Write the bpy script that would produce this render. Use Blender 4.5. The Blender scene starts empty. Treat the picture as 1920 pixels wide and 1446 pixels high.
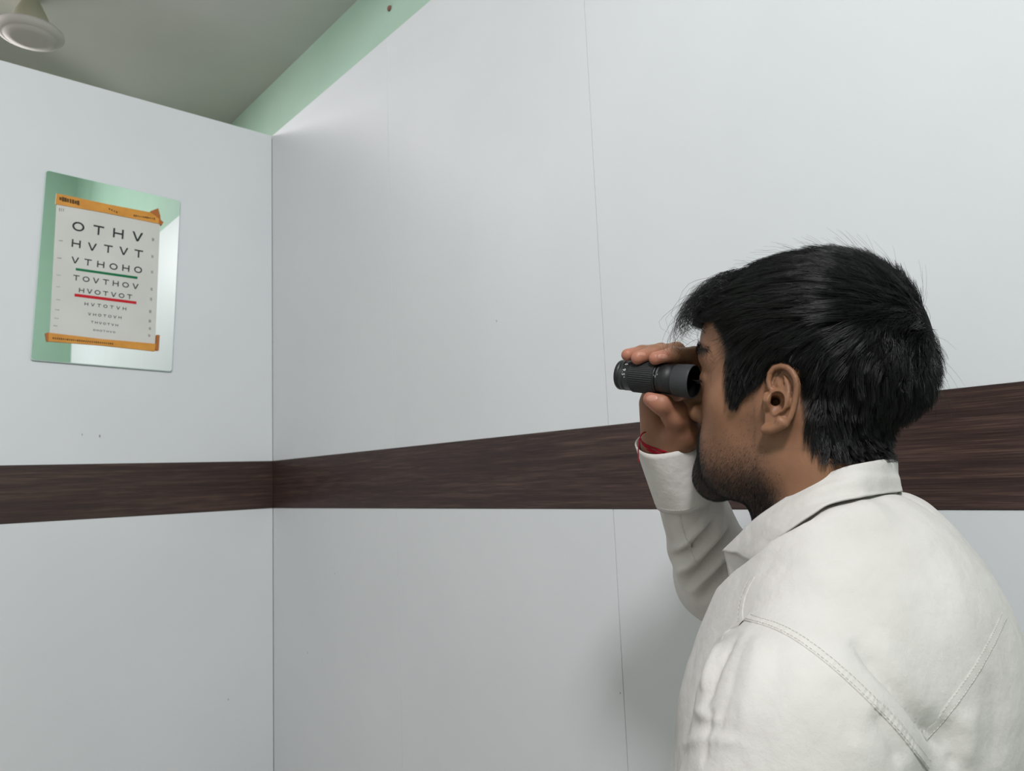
import bpy, bmesh, math, random
import numpy as np
from mathutils import Vector, Matrix
from mathutils.bvhtree import BVHTree

random.seed(7)
rng = np.random.default_rng(7)
SC = bpy.context.scene
COL = SC.collection

# ------------------------------------------------------------------ camera
EYE = 1.50                                   # camera height above the floor
FPX = 1418.1                                 # focal length in pixels of the 1920 x 1446 frame
YAW, PITCH, ROLL = math.radians(41.648), math.radians(7.035), math.radians(-2.393)
CAM = np.array([-1.0, -2.2507, EYE])
_f = np.array([math.sin(YAW)*math.cos(PITCH), math.cos(YAW)*math.cos(PITCH), math.sin(PITCH)])
_r = np.array([math.cos(YAW), -math.sin(YAW), 0.0])
_u = np.cross(_r, _f)
CR = math.cos(ROLL)*_r + math.sin(ROLL)*_u   # camera right
CU = -math.sin(ROLL)*_r + math.cos(ROLL)*_u  # camera up
CF = _f                                      # camera forward

def ray(px, py):
    return (px-960)/FPX*CR - (py-723)/FPX*CU + CF

def at(px, py, depth):
    "world point that stands `depth` metres in front of the camera"
    return CAM + ray(px, py)*depth

def on_plane(px, py, axis, value):
    d = ray(px, py)
    return CAM + d*((value-CAM[axis])/d[axis])

cam_data = bpy.data.cameras.new('camera')
cam_data.sensor_width = 36.0
cam_data.lens = FPX*36.0/1920.0
cam_data.clip_start = 0.02
cam_data.dof.use_dof = True
cam_data.dof.focus_distance = 0.70
cam_data.dof.aperture_fstop = cam_data.lens/1000.0/0.0017
cam = bpy.data.objects.new('camera', cam_data)
COL.objects.link(cam)
cam.matrix_world = Matrix(((CR[0], CU[0], -CF[0], CAM[0]), (CR[1], CU[1], -CF[1], CAM[1]),
                           (CR[2], CU[2], -CF[2], CAM[2]), (0, 0, 0, 1)))
SC.camera = cam

# ------------------------------------------------------------------ light
world = bpy.data.worlds.new('world')
SC.world = world
world.use_nodes = True
world.node_tree.nodes['Background'].inputs[0].default_value = (0.80, 0.88, 1.0, 1)
world.node_tree.nodes['Background'].inputs[1].default_value = 0.25

def area(name, loc, target, sx, sy, power, color, spread=180):
    d = bpy.data.lights.new(name, 'AREA')
    d.shape = 'RECTANGLE'; d.size = sx; d.size_y = sy; d.energy = power; d.color = color; d.spread = math.radians(spread)
    o = bpy.data.objects.new(name, d)
    COL.objects.link(o)
    o.location = loc
    dirv = Vector(target) - Vector(loc)
    o.rotation_euler = dirv.to_track_quat('-Z', 'Y').to_euler()
    return o

CEIL = EYE + 1.405
# tube lamp high on the back wall of the cubicle, tube lamp in the room beyond the far partition
area('panel_lamp_back', (-1.50, -3.00, EYE+1.60), (-1.55, -0.30, EYE-0.60), 0.34, 0.34, 51.0, (1.0, 0.962, 1.0))
area('tube_lamp_beyond', (-0.85, 0.47, EYE+1.32), (-0.10, -0.75, EYE+0.40), 1.1, 0.05, 4.4, (1.0, 0.97, 0.97), 110)
area('fill_far_room', (-1.60, 1.75, EYE+1.30), (-1.60, 1.60, 0.0), 1.1, 0.10, 25.0, (1.0, 0.98, 0.97))  # added unseen fill: its bounce off the far room lifts the ceiling
area('fill_wall_wash', (-0.95, -2.60, EYE+2.28), (-0.75, -3.15, EYE+1.1), 1.1, 0.08, 3.6, (0.975, 0.965, 1.0), 130)  # added unseen fill: brightens the mint back wall reflected in the mirror

SC.view_settings.view_transform = 'Standard'
SC.view_settings.look = 'None'
SC.view_settings.gamma = 1.0
SC.view_settings.use_curve_mapping = False
SC.view_settings.exposure = 0.0

# ------------------------------------------------------------------ helpers
def srgb(r, g, b):
    def c(v):
        v /= 255.0
        return v/12.92 if v <= 0.04045 else ((v+0.055)/1.055)**2.4
    return (c(r), c(g), c(b), 1.0)

def material(name, color, rough=0.5, spec=0.5, **kw):
    m = bpy.data.materials.new(name)
    m.use_nodes = True
    b = m.node_tree.nodes['Principled BSDF']
    b.inputs['Base Color'].default_value = color if len(color) == 4 else (*color, 1)
    b.inputs['Roughness'].default_value = rough
    b.inputs['Specular IOR Level'].default_value = spec
    for k, v in kw.items():
        b.inputs[k].default_value = v
    return m

def nodes_of(m):
    return m.node_tree.nodes, m.node_tree.links, m.node_tree.nodes['Principled BSDF']

def add_noise(m, scale=(1, 1, 1), nscale=5.0, detail=4.0, rough=0.55, ramp=None, bump=None, bump_dist=0.001, coord='Object'):
    "object-space noise driving the base colour through a ramp and/or a fine bump"
    n, l, b = nodes_of(m)
    tc = n.new('ShaderNodeTexCoord'); mp = n.new('ShaderNodeMapping')
    mp.inputs['Scale'].default_value = scale
    nz = n.new('ShaderNodeTexNoise')
    nz.inputs['Scale'].default_value = nscale; nz.inputs['Detail'].default_value = detail; nz.inputs['Roughness'].default_value = rough
    l.new(tc.outputs[coord], mp.inputs['Vector']); l.new(mp.outputs['Vector'], nz.inputs['Vector'])
    if ramp:
        cr = n.new('ShaderNodeValToRGB')
        while len(cr.color_ramp.elements) < len(ramp):
            cr.color_ramp.elements.new(0.5)
        for e, (p, c) in zip(cr.color_ramp.elements, ramp):
            e.position = p; e.color = c
        l.new(nz.outputs['Fac'], cr.inputs['Fac']); l.new(cr.outputs['Color'], b.inputs['Base Color'])
    if bump:
        bp = n.new('ShaderNodeBump'); bp.inputs['Strength'].default_value = bump; bp.inputs['Distance'].default_value = bump_dist
        l.new(nz.outputs['Fac'], bp.inputs['Height'])
        if b.inputs['Normal'].is_linked:
            l.new(b.inputs['Normal'].links[0].from_socket, bp.inputs['Normal'])
        l.new(bp.outputs['Normal'], b.inputs['Normal'])
    return nz

def new_obj(name, mesh, mat=None, parent=None, kind=None, label=None, category=None, group=None):
    o = bpy.data.objects.new(name, mesh)
    COL.objects.link(o)
    if mat is not None and mesh is not None and not mesh.materials:
        mesh.materials.append(mat)
    if parent is not None:
        o.parent = parent
    if kind: o['kind'] = kind
    if label: o['label'] = label
    if category: o['category'] = category
    if group: o['group'] = group
    return o

def mesh_of(name, verts, faces, smooth=False):
    me = bpy.data.meshes.new(name)
    verts = np.asarray(verts, dtype=np.float64)
    me.from_pydata([tuple(v) for v in verts], [], [tuple(int(i) for i in f) for f in faces])
    if smooth:
        me.polygons.foreach_set('use_smooth', np.ones(len(me.polygons), dtype=bool))
    me.update()
    return me

def mesh_fast(name, verts, faces, smooth=True):
    "faces: (n,k) integer array with one k"
    verts = np.asarray(verts, dtype=np.float32); faces = np.asarray(faces, dtype=np.int32)
    me = bpy.data.meshes.new(name)
    me.vertices.add(len(verts)); me.vertices.foreach_set('co', verts.ravel())
    k = faces.shape[1]
    me.loops.add(faces.size); me.loops.foreach_set('vertex_index', faces.ravel())
    me.polygons.add(len(faces))
    me.polygons.foreach_set('loop_start', np.arange(0, faces.size, k, dtype=np.int32))
    me.polygons.foreach_set('loop_total', np.full(len(faces), k, dtype=np.int32))
    me.polygons.foreach_set('use_smooth', np.full(len(faces), smooth, dtype=bool))
    me.update(calc_edges=True); me.validate()
    return me

def box_mesh(name, lo, hi, bevel=0.0):
    bm = bmesh.new()
    bmesh.ops.create_cube(bm, size=1.0)
    lo = Vector(lo); hi = Vector(hi); c = (lo+hi)/2; s = hi-lo
    for v in bm.verts:
        v.co = Vector((v.co.x*s.x, v.co.y*s.y, v.co.z*s.z)) + c
    if bevel > 0:
        bmesh.ops.bevel(bm, geom=bm.edges[:], offset=bevel, segments=2, affect='EDGES', profile=0.7)
    me = bpy.data.meshes.new(name); bm.to_mesh(me); bm.free()
    return me

def lathe_mesh(name, prof, seg=64, smooth=True, closed=False):
    "prof: list of (radius, z); revolves about z"
    verts, faces = [], []
    n = len(prof)
    for i in range(seg):
        a = 2*math.pi*i/seg
        for r, z in prof:
            verts.append((r*math.cos(a), r*math.sin(a), z))
    for i in range(seg):
        j = (i+1) % seg
        for k in range(n if closed else n-1):
            k2 = (k+1) % n
            faces.append((i*n+k, j*n+k, j*n+k2, i*n+k2))
    me = mesh_of(name, verts, faces, smooth)
    return me

# ------------------------------------------------------------------ room materials
M_lam = material('white_laminate', (0.722, 0.742, 0.765), 0.42, 0.35)
add_noise(M_lam, nscale=2.2, detail=3, ramp=[(0.3, (0.705, 0.725, 0.748, 1)), (0.7, (0.742, 0.762, 0.785, 1))])
add_noise(M_lam, nscale=420, detail=2, bump=0.06, bump_dist=0.0006)
M_backing = material('panel_joint_backing', srgb(118, 118, 116), 0.8, 0.2)
M_ply = material('partition_edge', srgb(190, 188, 180), 0.6, 0.3)
M_green = material('mint_wall_paint', srgb(182, 210, 192), 0.75, 0.25)
add_noise(M_green, nscale=3, detail=4, ramp=[(0.3, srgb(178, 207, 189)), (0.7, srgb(186, 213, 196))])
M_ceil = material('ceiling_paint', srgb(206, 207, 202), 0.9, 0.2)
add_noise(M_ceil, nscale=1.5, detail=4, ramp=[(0.3, srgb(200, 201, 196)), (0.7, srgb(212, 213, 208))])
M_white = material('white_wall_paint', srgb(222, 220, 214), 0.8, 0.25)
add_noise(M_white, nscale=3, detail=4, ramp=[(0.3, srgb(218, 216, 210)), (0.7, srgb(226, 224, 218))])
M_floor = material('floor_tile', srgb(176, 170, 160), 0.35, 0.5)
M_wood = material('wenge_laminate', srgb(62, 46, 42), 0.42, 0.4)

def wood_grain(m, along):
    n, l, b = nodes_of(m)
    tc = n.new('ShaderNodeTexCoord')
    def noise(sc, scale, detail):
        mp = n.new('ShaderNodeMapping'); mp.inputs['Scale'].default_value = sc
        nz = n.new('ShaderNodeTexNoise'); nz.inputs['Scale'].default_value = scale; nz.inputs['Detail'].default_value = detail
        nz.inputs['Roughness'].default_value = 0.65
        l.new(tc.outputs['Object'], mp.inputs['Vector']); l.new(mp.outputs['Vector'], nz.inputs['Vector'])
        return nz
    fine = noise((2.6, 2.6, 210), 4.0, 5)
    broad = noise((0.8, 0.8, 30), 3.0, 3)
    a = n.new('ShaderNodeMath'); a.operation = 'MULTIPLY_ADD'; a.inputs[1].default_value = 0.62
    l.new(fine.outputs['Fac'], a.inputs[0])
    k = n.new('ShaderNodeMath'); k.operation = 'MULTIPLY'; k.inputs[1].default_value = 0.38
    l.new(broad.outputs['Fac'], k.inputs[0]); l.new(k.outputs[0], a.inputs[2])
    cr = n.new('ShaderNodeValToRGB')
    cr.color_ramp.elements[0].position = 0.36; cr.color_ramp.elements[0].color = srgb(42, 29, 28)
    cr.color_ramp.elements[1].position = 0.68; cr.color_ramp.elements[1].color = srgb(104, 80, 70)
    e = cr.color_ramp.elements.new(0.50); e.color = srgb(60, 44, 41)
    l.new(a.outputs[0], cr.inputs['Fac']); l.new(cr.outputs['Color'], b.inputs['Base Color'])
    bp = n.new('ShaderNodeBump'); bp.inputs['Strength'].default_value = 0.25; bp.inputs['Distance'].default_value = 0.0006
    l.new(fine.outputs['Fac'], bp.inputs['Height']); l.new(bp.outputs['Normal'], b.inputs['Normal'])
wood_grain(M_wood, 'y')

# ------------------------------------------------------------------ room
TOP = EYE + 1.1428          # top of the partitions
BT, BB = EYE + 0.0851, EYE - 0.0582   # dark band
S1, S2, PW = -0.6935, -1.3745, 0.684
PT = 0.018                  # panel thickness
YB, YF, XL = -3.15, 2.6, -2.7

def structure(name, me, mat, parent=None):
    return new_obj(name, me, mat, parent, kind='structure' if parent is None else None)

structure('floor', box_mesh('floor', (XL-0.1, YB-0.1, -0.1), (0.20, YF+0.1, 0.0)), M_floor)
HIGH = EYE + 2.35           # the room is taller behind the camera
structure('ceiling', box_mesh('ceiling', (XL-0.1, -1.28, CEIL), (0.20, YF+0.1, CEIL+0.1)), M_ceil)
structure('ceiling_back', box_mesh('ceiling_back', (XL-0.1, YB-0.1, HIGH), (0.20, -1.18, HIGH+0.1)), M_ceil)
structure('wall_outer', box_mesh('wall_outer', (0.062, YB-0.1, 0), (0.20, YF+0.1, HIGH)), M_green)
structure('wall_back', box_mesh('wall_back', (XL, YB-0.12, 0), (0.062, YB, HIGH)), M_green)
structure('wall_far', box_mesh('wall_far', (XL, YF, 0), (0.062, YF+0.12, CEIL)), M_white)
structure('wall_side', box_mesh('wall_side', (XL-0.12, YB-0.12, 0), (XL, YF+0.12, HIGH)), M_white)
structure('wall_step', box_mesh('wall_step', (XL, -1.279, CEIL+0.1), (0.062, -1.18, HIGH)), M_green)

# right partition: a backing core with laminate panels above and below the dark band
wr = structure('wall_right', box_mesh('wall_right', (0.002+PT-0.012, -2.86, 0), (0.060, 0.055, TOP-0.0005)), M_backing)
edges = [0.0, S1, S2, S2-PW, -2.86]
for i in range(4):
    y1, y0 = edges[i]-0.0006, edges[i+1]+0.0006
    if i == 0: y1 = 0.0
    for z0, z1 in ((0.10, BB-0.0005), (BT+0.0005, TOP)):
        structure('panel', box_mesh('panel', (0.0, y0, z0), (PT, y1, z1), 0.0006), M_lam, wr)
# left partition
wl = structure('wall_left', box_mesh('wall_left', (XL, 0.002+PT-0.012, 0), (-0.0005, 0.055, TOP-0.0005)), M_backing)
for z0, z1 in ((0.10, BB-0.0005), (BT+0.0005, TOP)):
    for x0, x1 in ((-1.22, -0.0012), (-2.44, -1.2215), (XL, -2.4415)):
        structure('panel', box_mesh('panel', (x0, 0.0, z0), (x1, PT, z1), 0.0006), M_lam, wl)
structure('trim_1', box_mesh('trim_1', (XL, -0.0012, BB), (-0.0014, PT, BT), 0.0006), M_wood)
structure('trim_2', box_mesh('trim_2', (-0.0012, -2.86, BB), (PT, -0.0014, BT), 0.0006), M_wood)
structure('baseboard_right', box_mesh('baseboard_right', (-0.004, -2.86, 0), (PT, -0.006, 0.0985), 0.002), M_wood)
structure('baseboard_left', box_mesh('baseboard_left', (XL, -0.004, 0), (-0.006, PT, 0.0985), 0.002), M_wood)

# scuffs worn into the laminate
M_scuff = material('scuff', srgb(150, 146, 142), 0.7, 0.2)
for px, py, r, wl_ in ((187, 818, 0.006, 1), (154, 815, 0.0035, 1), (428, 1312, 0.0035, 1), (628, 1076, 0.0028, 0), (577, 1224, 0.003, 0), (604, 1236, 0.0018, 0), (931, 602, 0.0030, 0), (1163, 1300, 0.0022, 0)):
    c = on_plane(px, py, 1 if wl_ else 0, 0.0)
    vv = []
    for k in range(9):
        a = 2*math.pi*k/9; q = r*(0.55+0.5*random.random())
        u_, v_ = 0.45*q*math.cos(a), q*math.sin(a)
        vv.append((c[0]+u_, -0.0002, c[2]+v_) if wl_ else (-0.0002, c[1]+u_, c[2]+v_))
    new_obj('scuff_mark', mesh_of('scuff_mark', vv, [tuple(range(9))]), M_scuff, wl if wl_ else wr)

# rusty screw plug on the mint wall
_p = on_plane(731, 16, 0, 0.062)
_me = lathe_mesh('wall_plug', [(0.0, 0.006), (0.005, 0.0055), (0.0075, 0.003), (0.008, 0.0), (0.0, -0.001)], 20)
o = new_obj('wall_plug', _me, material('rusty_screw', srgb(142, 100, 92), 0.8, 0.2),
            label='small rusty screw plug set in the mint green wall above the partition', category='screw')
o.location = _p; o.rotation_euler = (0, -math.pi/2, 0)

# ------------------------------------------------------------------ mirror
def wall_pt(px, py, y=0.0):
    p = on_plane(px, py, 1, y)
    return Vector(p)
mc = [wall_pt(85, 320), wall_pt(337, 378), wall_pt(321, 698), wall_pt(56, 676)]
M_mirror = material('mirror_silver', (0.90, 0.935, 0.92), 0.015, 0.5, Metallic=1.0)
M_glass_edge = material('mirror_glass_edge', srgb(205, 225, 220), 0.15, 0.6)
MY = -0.0085      # front face of the mirror
def rounded_quad(cs, r, n=5):
    out = []
    for i in range(4):
        p = cs[i]; a = (cs[i-1]-p).normalized(); b = (cs[(i+1) % 4]-p).normalized()
        for k in range(n+1):
            t = k/n
            q = p + a*r*(1-t)**2 + b*r*t**2
            out.append(q)
    return out
ctr = sum(mc, Vector())/4
loop = rounded_quad(mc, 0.008)
nl = len(loop)
inset = [p + (ctr-p).normalized()*0.0022 for p in loop]
vs = [(p.x, -0.002, p.z) for p in loop] + [(p.x, MY+0.0016, p.z) for p in loop] + [(p.x, MY, p.z) for p in inset]
fs = []
for i in range(nl):
    j = (i+1) % nl
    fs.append((i, j, nl+j, nl+i)); fs.append((nl+i, nl+j, 2*nl+j, 2*nl+i))
fs.append(tuple(range(nl))[::-1])
mir = new_obj('mirror', None, label='frameless wall mirror with pale polished edges hanging behind the eye chart', category='mirror')
new_obj('edge', mesh_of('edge', vs, fs), M_glass_edge, mir)
fs2 = [tuple(range(nl))]
new_obj('mirror_face', mesh_of('mirror_face', [(p.x, MY, p.z) for p in inset], fs2), M_mirror, mir)

# ------------------------------------------------------------------ eye chart
CY = MY - 0.0015
chart = new_obj('eye_chart', None, label='white letter eye chart with orange bars taped on the mirror', category='eye chart')
M_paper = material('chart_card', (0.66, 0.655, 0.625), 0.6, 0.3)
add_noise(M_paper, nscale=9, detail=3, ramp=[(0.35, (0.64, 0.635, 0.60, 1)), (0.65, (0.68, 0.675, 0.645, 1))])
M_orange = material('orange_bar', srgb(214, 146, 58), 0.45, 0.4)
add_noise(M_orange, nscale=25, detail=3, ramp=[(0.3, srgb(205, 138, 52)), (0.7, srgb(222, 155, 66))])
M_tape = material('orange_tape', srgb(176, 104, 44), 0.4, 0.5)
M_ink = material('black_ink', srgb(34, 42, 42), 0.5, 0.3)
M_ink_soft = material('grey_ink', srgb(120, 122, 116), 0.6, 0.2)
M_inkbrown = material('brown_print', srgb(92, 66, 40), 0.6, 0.2)
M_pgreen = material('green_line_ink', srgb(0, 112, 68), 0.5, 0.3)
M_pred = material('red_line_ink', srgb(196, 24, 40), 0.5, 0.3)

def slab(name, pts, y0, y1, mat, parent):
    n = len(pts)
    v = [(p.x, y0, p.z) for p in pts] + [(p.x, y1, p.z) for p in pts]
    f = [tuple(range(n))[::-1], tuple(range(n, 2*n))] + [(i, (i+1) % n, n+(i+1) % n, n+i) for i in range(n)]
    me = mesh_of(name, v, f)
    bm = bmesh.new(); bm.from_mesh(me); bmesh.ops.recalc_face_normals(bm, faces=bm.faces[:]); bm.to_mesh(me); bm.free()
    return new_obj(name, me, mat, parent)
W_ = lambda *a: [wall_pt(x, y, CY) for x, y in a]
sheet = slab('sheet', W_((106, 382), (300, 420), (291, 646), (93, 627)), MY-0.0005, CY, M_paper, chart)
slab('top_bar', W_((106, 363), (200, 383), (299, 402), (303, 421), (200, 400), (104, 383)), MY-0.0005, CY-0.0022, M_orange, chart)
slab('bottom_bar', W_((90, 624), (190, 636), (292, 645), (290, 659), (190, 648), (88, 640)), MY-0.0005, CY-0.0022, M_orange, chart)
slab('tape', W_((281, 397), (296, 391), (300, 405), (300, 412)), CY-0.0021, CY-0.0034, M_tape, chart)
slab('tape', W_((298, 411), (306, 417), (303, 423), (297, 420)), CY-0.0021, CY-0.0032, M_tape, chart)
slab('tape', W_((293, 628), (299, 629), (297, 658), (291, 657)), CY-0.0021, CY-0.0034, M_tape, chart)
slab('tape', W_((84.5, 625), (91, 624), (90, 641), (87, 640)), CY-0.0021, CY-0.0030, M_tape, chart)

# letters: unit height, x right, z up
def strokes(ch):
    w = 0.17
    if ch == 'O':
        n = 28; v = []; f = []
        for i in range(n):
            a = 2*math.pi*i/n
            v += [(0.56*math.cos(a), 0.5*math.sin(a)), (0.38*math.cos(a), 0.33*math.sin(a))]
        for i in range(n):
            j = (i+1) % n; f.append((2*i, 2*j, 2*j+1, 2*i+1))
        return v, f
    rects = []
    if ch == 'T':
        rects = [[(-0.5, 0.5), (0.5, 0.5), (0.5, 0.5-w), (-0.5, 0.5-w)], [(-w/2, 0.5-w), (w/2, 0.5-w), (w/2, -0.5), (-w/2, -0.5)]]
    if ch == 'H':
        rects = [[(-0.5, 0.5), (-0.5+w, 0.5), (-0.5+w, -0.5), (-0.5, -0.5)], [(0.5-w, 0.5), (0.5, 0.5), (0.5, -0.5), (0.5-w, -0.5)],
                 [(-0.5+w, w/2), (0.5-w, w/2), (0.5-w, -w/2), (-0.5+w, -w/2)]]
    if ch == 'V':
        rects = [[(-0.52, 0.5), (-0.52+w*1.15, 0.5), (w*0.55, -0.5), (-w*0.55, -0.5)], [(0.52-w*1.15, 0.5), (0.52, 0.5), (w*0.55, -0.5), (-w*0.55, -0.5)]]
    v = []; f = []
    for r in rects:
        f.append(tuple(range(len(v), len(v)+4))); v += r
    return v, f
letter_me = {}
def letter(ch, px, py, hpx, mat):
    key = (ch, mat.name)
    if key not in letter_me:
        v, f = strokes(ch)
        me = mesh_of('letter', [(x, 0, z) for x, z in v], f)
        bm = bmesh.new(); bm.from_mesh(me)
        ex = bmesh.ops.extrude_face_region(bm, geom=bm.faces[:])
        bmesh.ops.translate(bm, verts=[g for g in ex['geom'] if isinstance(g, bmesh.types.BMVert)], vec=(0, 0.0003/0.02, 0))
        bmesh.ops.recalc_face_normals(bm, faces=bm.faces[:]); bm.to_mesh(me); bm.free()
        me.materials.append(mat); letter_me[key] = me
    p = wall_pt(px, py, CY-0.0004)
    h = (wall_pt(px, py-hpx/2, CY)-wall_pt(px, py+hpx/2, CY)).length
    o = new_obj('letter', letter_me[key], None, sheet)
    o.location = p; o.scale = (h, h, h); o.rotation_euler = (0, math.radians(2.0), 0)
rows = [('OTHV', [(147, 425), (185, 432), (222, 438), (258, 444)], 17.5),
        ('HVTVT', [(143, 457), (173, 463), (203, 467), (232, 471), (260, 476)], 14.5),
        ('VTHOHO', [(141, 488), (165, 492), (189, 496), (213, 500), (236, 503), (259, 506)], 12),
        ('TOVTHOV', [(143, 521), (254, 537)], 10), ('HVOTVOT', [(153, 544.5), (243, 556.5)], 8.6),
        ('HVTOTVH', [(162, 570), (233.5, 579)], 6.0), ('VHOTOVH', [(168, 589), (225, 595.5)], 5.0),
        ('THVOTVH', [(173, 604), (219, 610)], 4.4), ('OHOTHVO', [(177, 619), (214, 623)], 3.6)]
for txt, pos, h in rows:
    for i, ch in enumerate(txt):
        if len(pos) == 2:
            t = i/(len(txt)-1); px = pos[0][0]+(pos[1][0]-pos[0][0])*t; py = pos[0][1]+(pos[1][1]-pos[0][1])*t
        else:
            px, py = pos[i]
        letter(ch, px, py, h, M_ink)
slab('green_line', W_((142, 502.5), (258, 519), (257.5, 523.5), (142, 507)), CY+0.0001, CY-0.0004, M_pgreen, sheet)
slab('red_line', W_((140, 550.5), (256, 565.5), (255.5, 570.5), (139.5, 556)), CY+0.0001, CY-0.0004, M_pred, sheet)
# faded margin figures and print, blurred beyond reading in the photograph
def marks(px0, py0, px1, py1, hpx, n, mat, y, parent, name='print_mark', fill=0.62):
    vs, fs = [], []
    for i in range(n):
        t = (i+0.5)/n
        cx = px0+(px1-px0)*t; cy = py0+(py1-py0)*t
        hw = 0.5*abs(px1-px0)/n*fill*(0.7+0.5*random.random()); hh = hpx/2*(0.75+0.4*random.random())
        sl = (py1-py0)/max(abs(px1-px0), 1e-6)
        q = [wall_pt(cx-hw, cy-hh-sl*hw, y), wall_pt(cx+hw, cy-hh+sl*hw, y), wall_pt(cx+hw, cy+hh+sl*hw, y), wall_pt(cx-hw, cy+hh-sl*hw, y)]
        fs.append(tuple(range(len(vs), len(vs)+4))); vs += [(p.x, p.y, p.z) for p in q]
    return new_obj(name, mesh_of(name, vs, fs), mat, parent)
for px, py in ((287, 449), (286, 481), (285, 510), (284, 542), (283, 561), (282, 584), (281, 602), (281, 616), (280, 629)):
    marks(px-2.2, py, px+2.2, py+0.5, 5.5, 2, M_ink_soft, CY-0.0003, sheet)
for px, py in ((114, 451.5), (111, 484), (110, 516), (109, 538), (109, 562), (107, 581), (106, 597), (104, 611)):
    marks(px-4, py-0.5, px+4, py+0.5, 1.7, 3, M_ink_soft, CY-0.0003, sheet)
marks(111, 372, 149, 381, 7.5, 8, M_inkbrown, CY-0.0025, chart, fill=0.9)
marks(250, 404, 291, 410.5, 3.2, 12, M_inkbrown, CY-0.0025, chart)
marks(203, 391, 221, 399, 3.0, 4, M_inkbrown, CY-0.0025, chart, fill=0.5)
marks(98, 634, 213, 645, 3.2, 30, M_inkbrown, CY-0.0025, chart)
marks(110, 393, 121, 394, 6, 3, M_ink_soft, CY-0.0003, sheet, fill=0.4)

# ------------------------------------------------------------------ ceiling lamp (unlit)
lamp_z = EYE + 1.285
fp = CAM + ray(56, 74)*((lamp_z-CAM[2])/ray(56, 74)[2])
M_diff = material('lamp_diffuser', srgb(206, 200, 196), 0.7, 0.25)
M_holder = material('ivory_lamp_holder', srgb(190, 184, 164), 0.6, 0.3)
lamp = new_obj('ceiling_lamp', None, label='unlit round ceiling lamp, white disc under an ivory cone, above left partition', category='lamp')
lamp.location = fp
R0 = 0.5*113/FPX*float(np.dot(fp-CAM, CF))
new_obj('lamp_disc', lathe_mesh('lamp_disc', [(0.0, 0.0), (R0*0.5, 0.0005), (R0*0.74, 0.003), (R0*0.765, 0.0065), (R0*0.80, 0.0065), (R0*0.93, 0.010), (R0*0.99, 0.016), (R0, 0.020), (R0*0.985, 0.025), (R0*0.9, 0.028), (R0*0.6, 0.030), (0, 0.030)], 72), M_diff, lamp)
new_obj('lamp_holder', lathe_mesh('lamp_holder', [(R0*0.62, 0.029), (R0*0.64, 0.033), (R0*0.57, 0.035), (R0*0.57, 0.039), (R0*0.60, 0.042), (R0*0.56, 0.056), (R0*0.47, 0.076), (R0*0.36, 0.096), (R0*0.28, 0.110), (R0*0.24, 0.1205)], 64), M_holder, lamp)

# ================================================================== signed-distance modelling kit
def L2(v):
    return np.sqrt((v*v).sum(-1))

def smin(a, b, k):
    h = np.clip(0.5 + 0.5*(b-a)/k, 0, 1)
    return b*(1-h) + a*h - k*h*(1-h)

def smax(a, b, k):
    return -smin(-a, -b, k)

def ell(P, c, r):
    q = P - np.asarray(c, dtype=np.float32)
    r = np.asarray(r, dtype=np.float32)
    k0 = L2(q/r); k1 = L2(q/(r*r))
    return k0*(k0-1)/np.maximum(k1, 1e-9)

def ball(P, c, r):
    return L2(P - np.asarray(c, dtype=np.float32)) - r

def cone(P, a, b, ra, rb):
    "capsule whose radius runs from ra to rb"
    a = np.asarray(a, dtype=np.float32); b = np.asarray(b, dtype=np.float32)
    ab = b-a; t = np.clip(((P-a)@ab)/(ab@ab), 0, 1)
    return L2(P - a - t[..., None]*ab) - (ra + (rb-ra)*t)

def chain(P, pts, rad, k=0.0):
    d = None
    for i in range(len(pts)-1):
        e = cone(P, pts[i], pts[i+1], rad[i], rad[i+1])
        d = e if d is None else (np.minimum(d, e) if k == 0 else smin(d, e, k))
    return d

def polygon_sd(x, y, poly):
    "signed distance in the plane, negative inside"
    d = np.full(x.shape, 1e9, dtype=np.float32); ins = np.zeros(x.shape, dtype=bool)
    n = len(poly)
    for i in range(n):
        ax, ay = poly[i]; bx, by = poly[(i+1) % n]
        ex, ey = bx-ax, by-ay
        t = np.clip(((x-ax)*ex+(y-ay)*ey)/(ex*ex+ey*ey+1e-12), 0, 1)
        d = np.minimum(d, (x-ax-t*ex)**2+(y-ay-t*ey)**2)
        c = ((ay <= y) & (by > y)) | ((by <= y) & (ay > y))
        with np.errstate(divide='ignore', invalid='ignore'):
            xi = ax + (y-ay)*ex/(ey if ey != 0 else 1e-12)
        ins ^= c & (x < xi)
    d = np.sqrt(d)
    return np.where(ins, -d, d)

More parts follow.
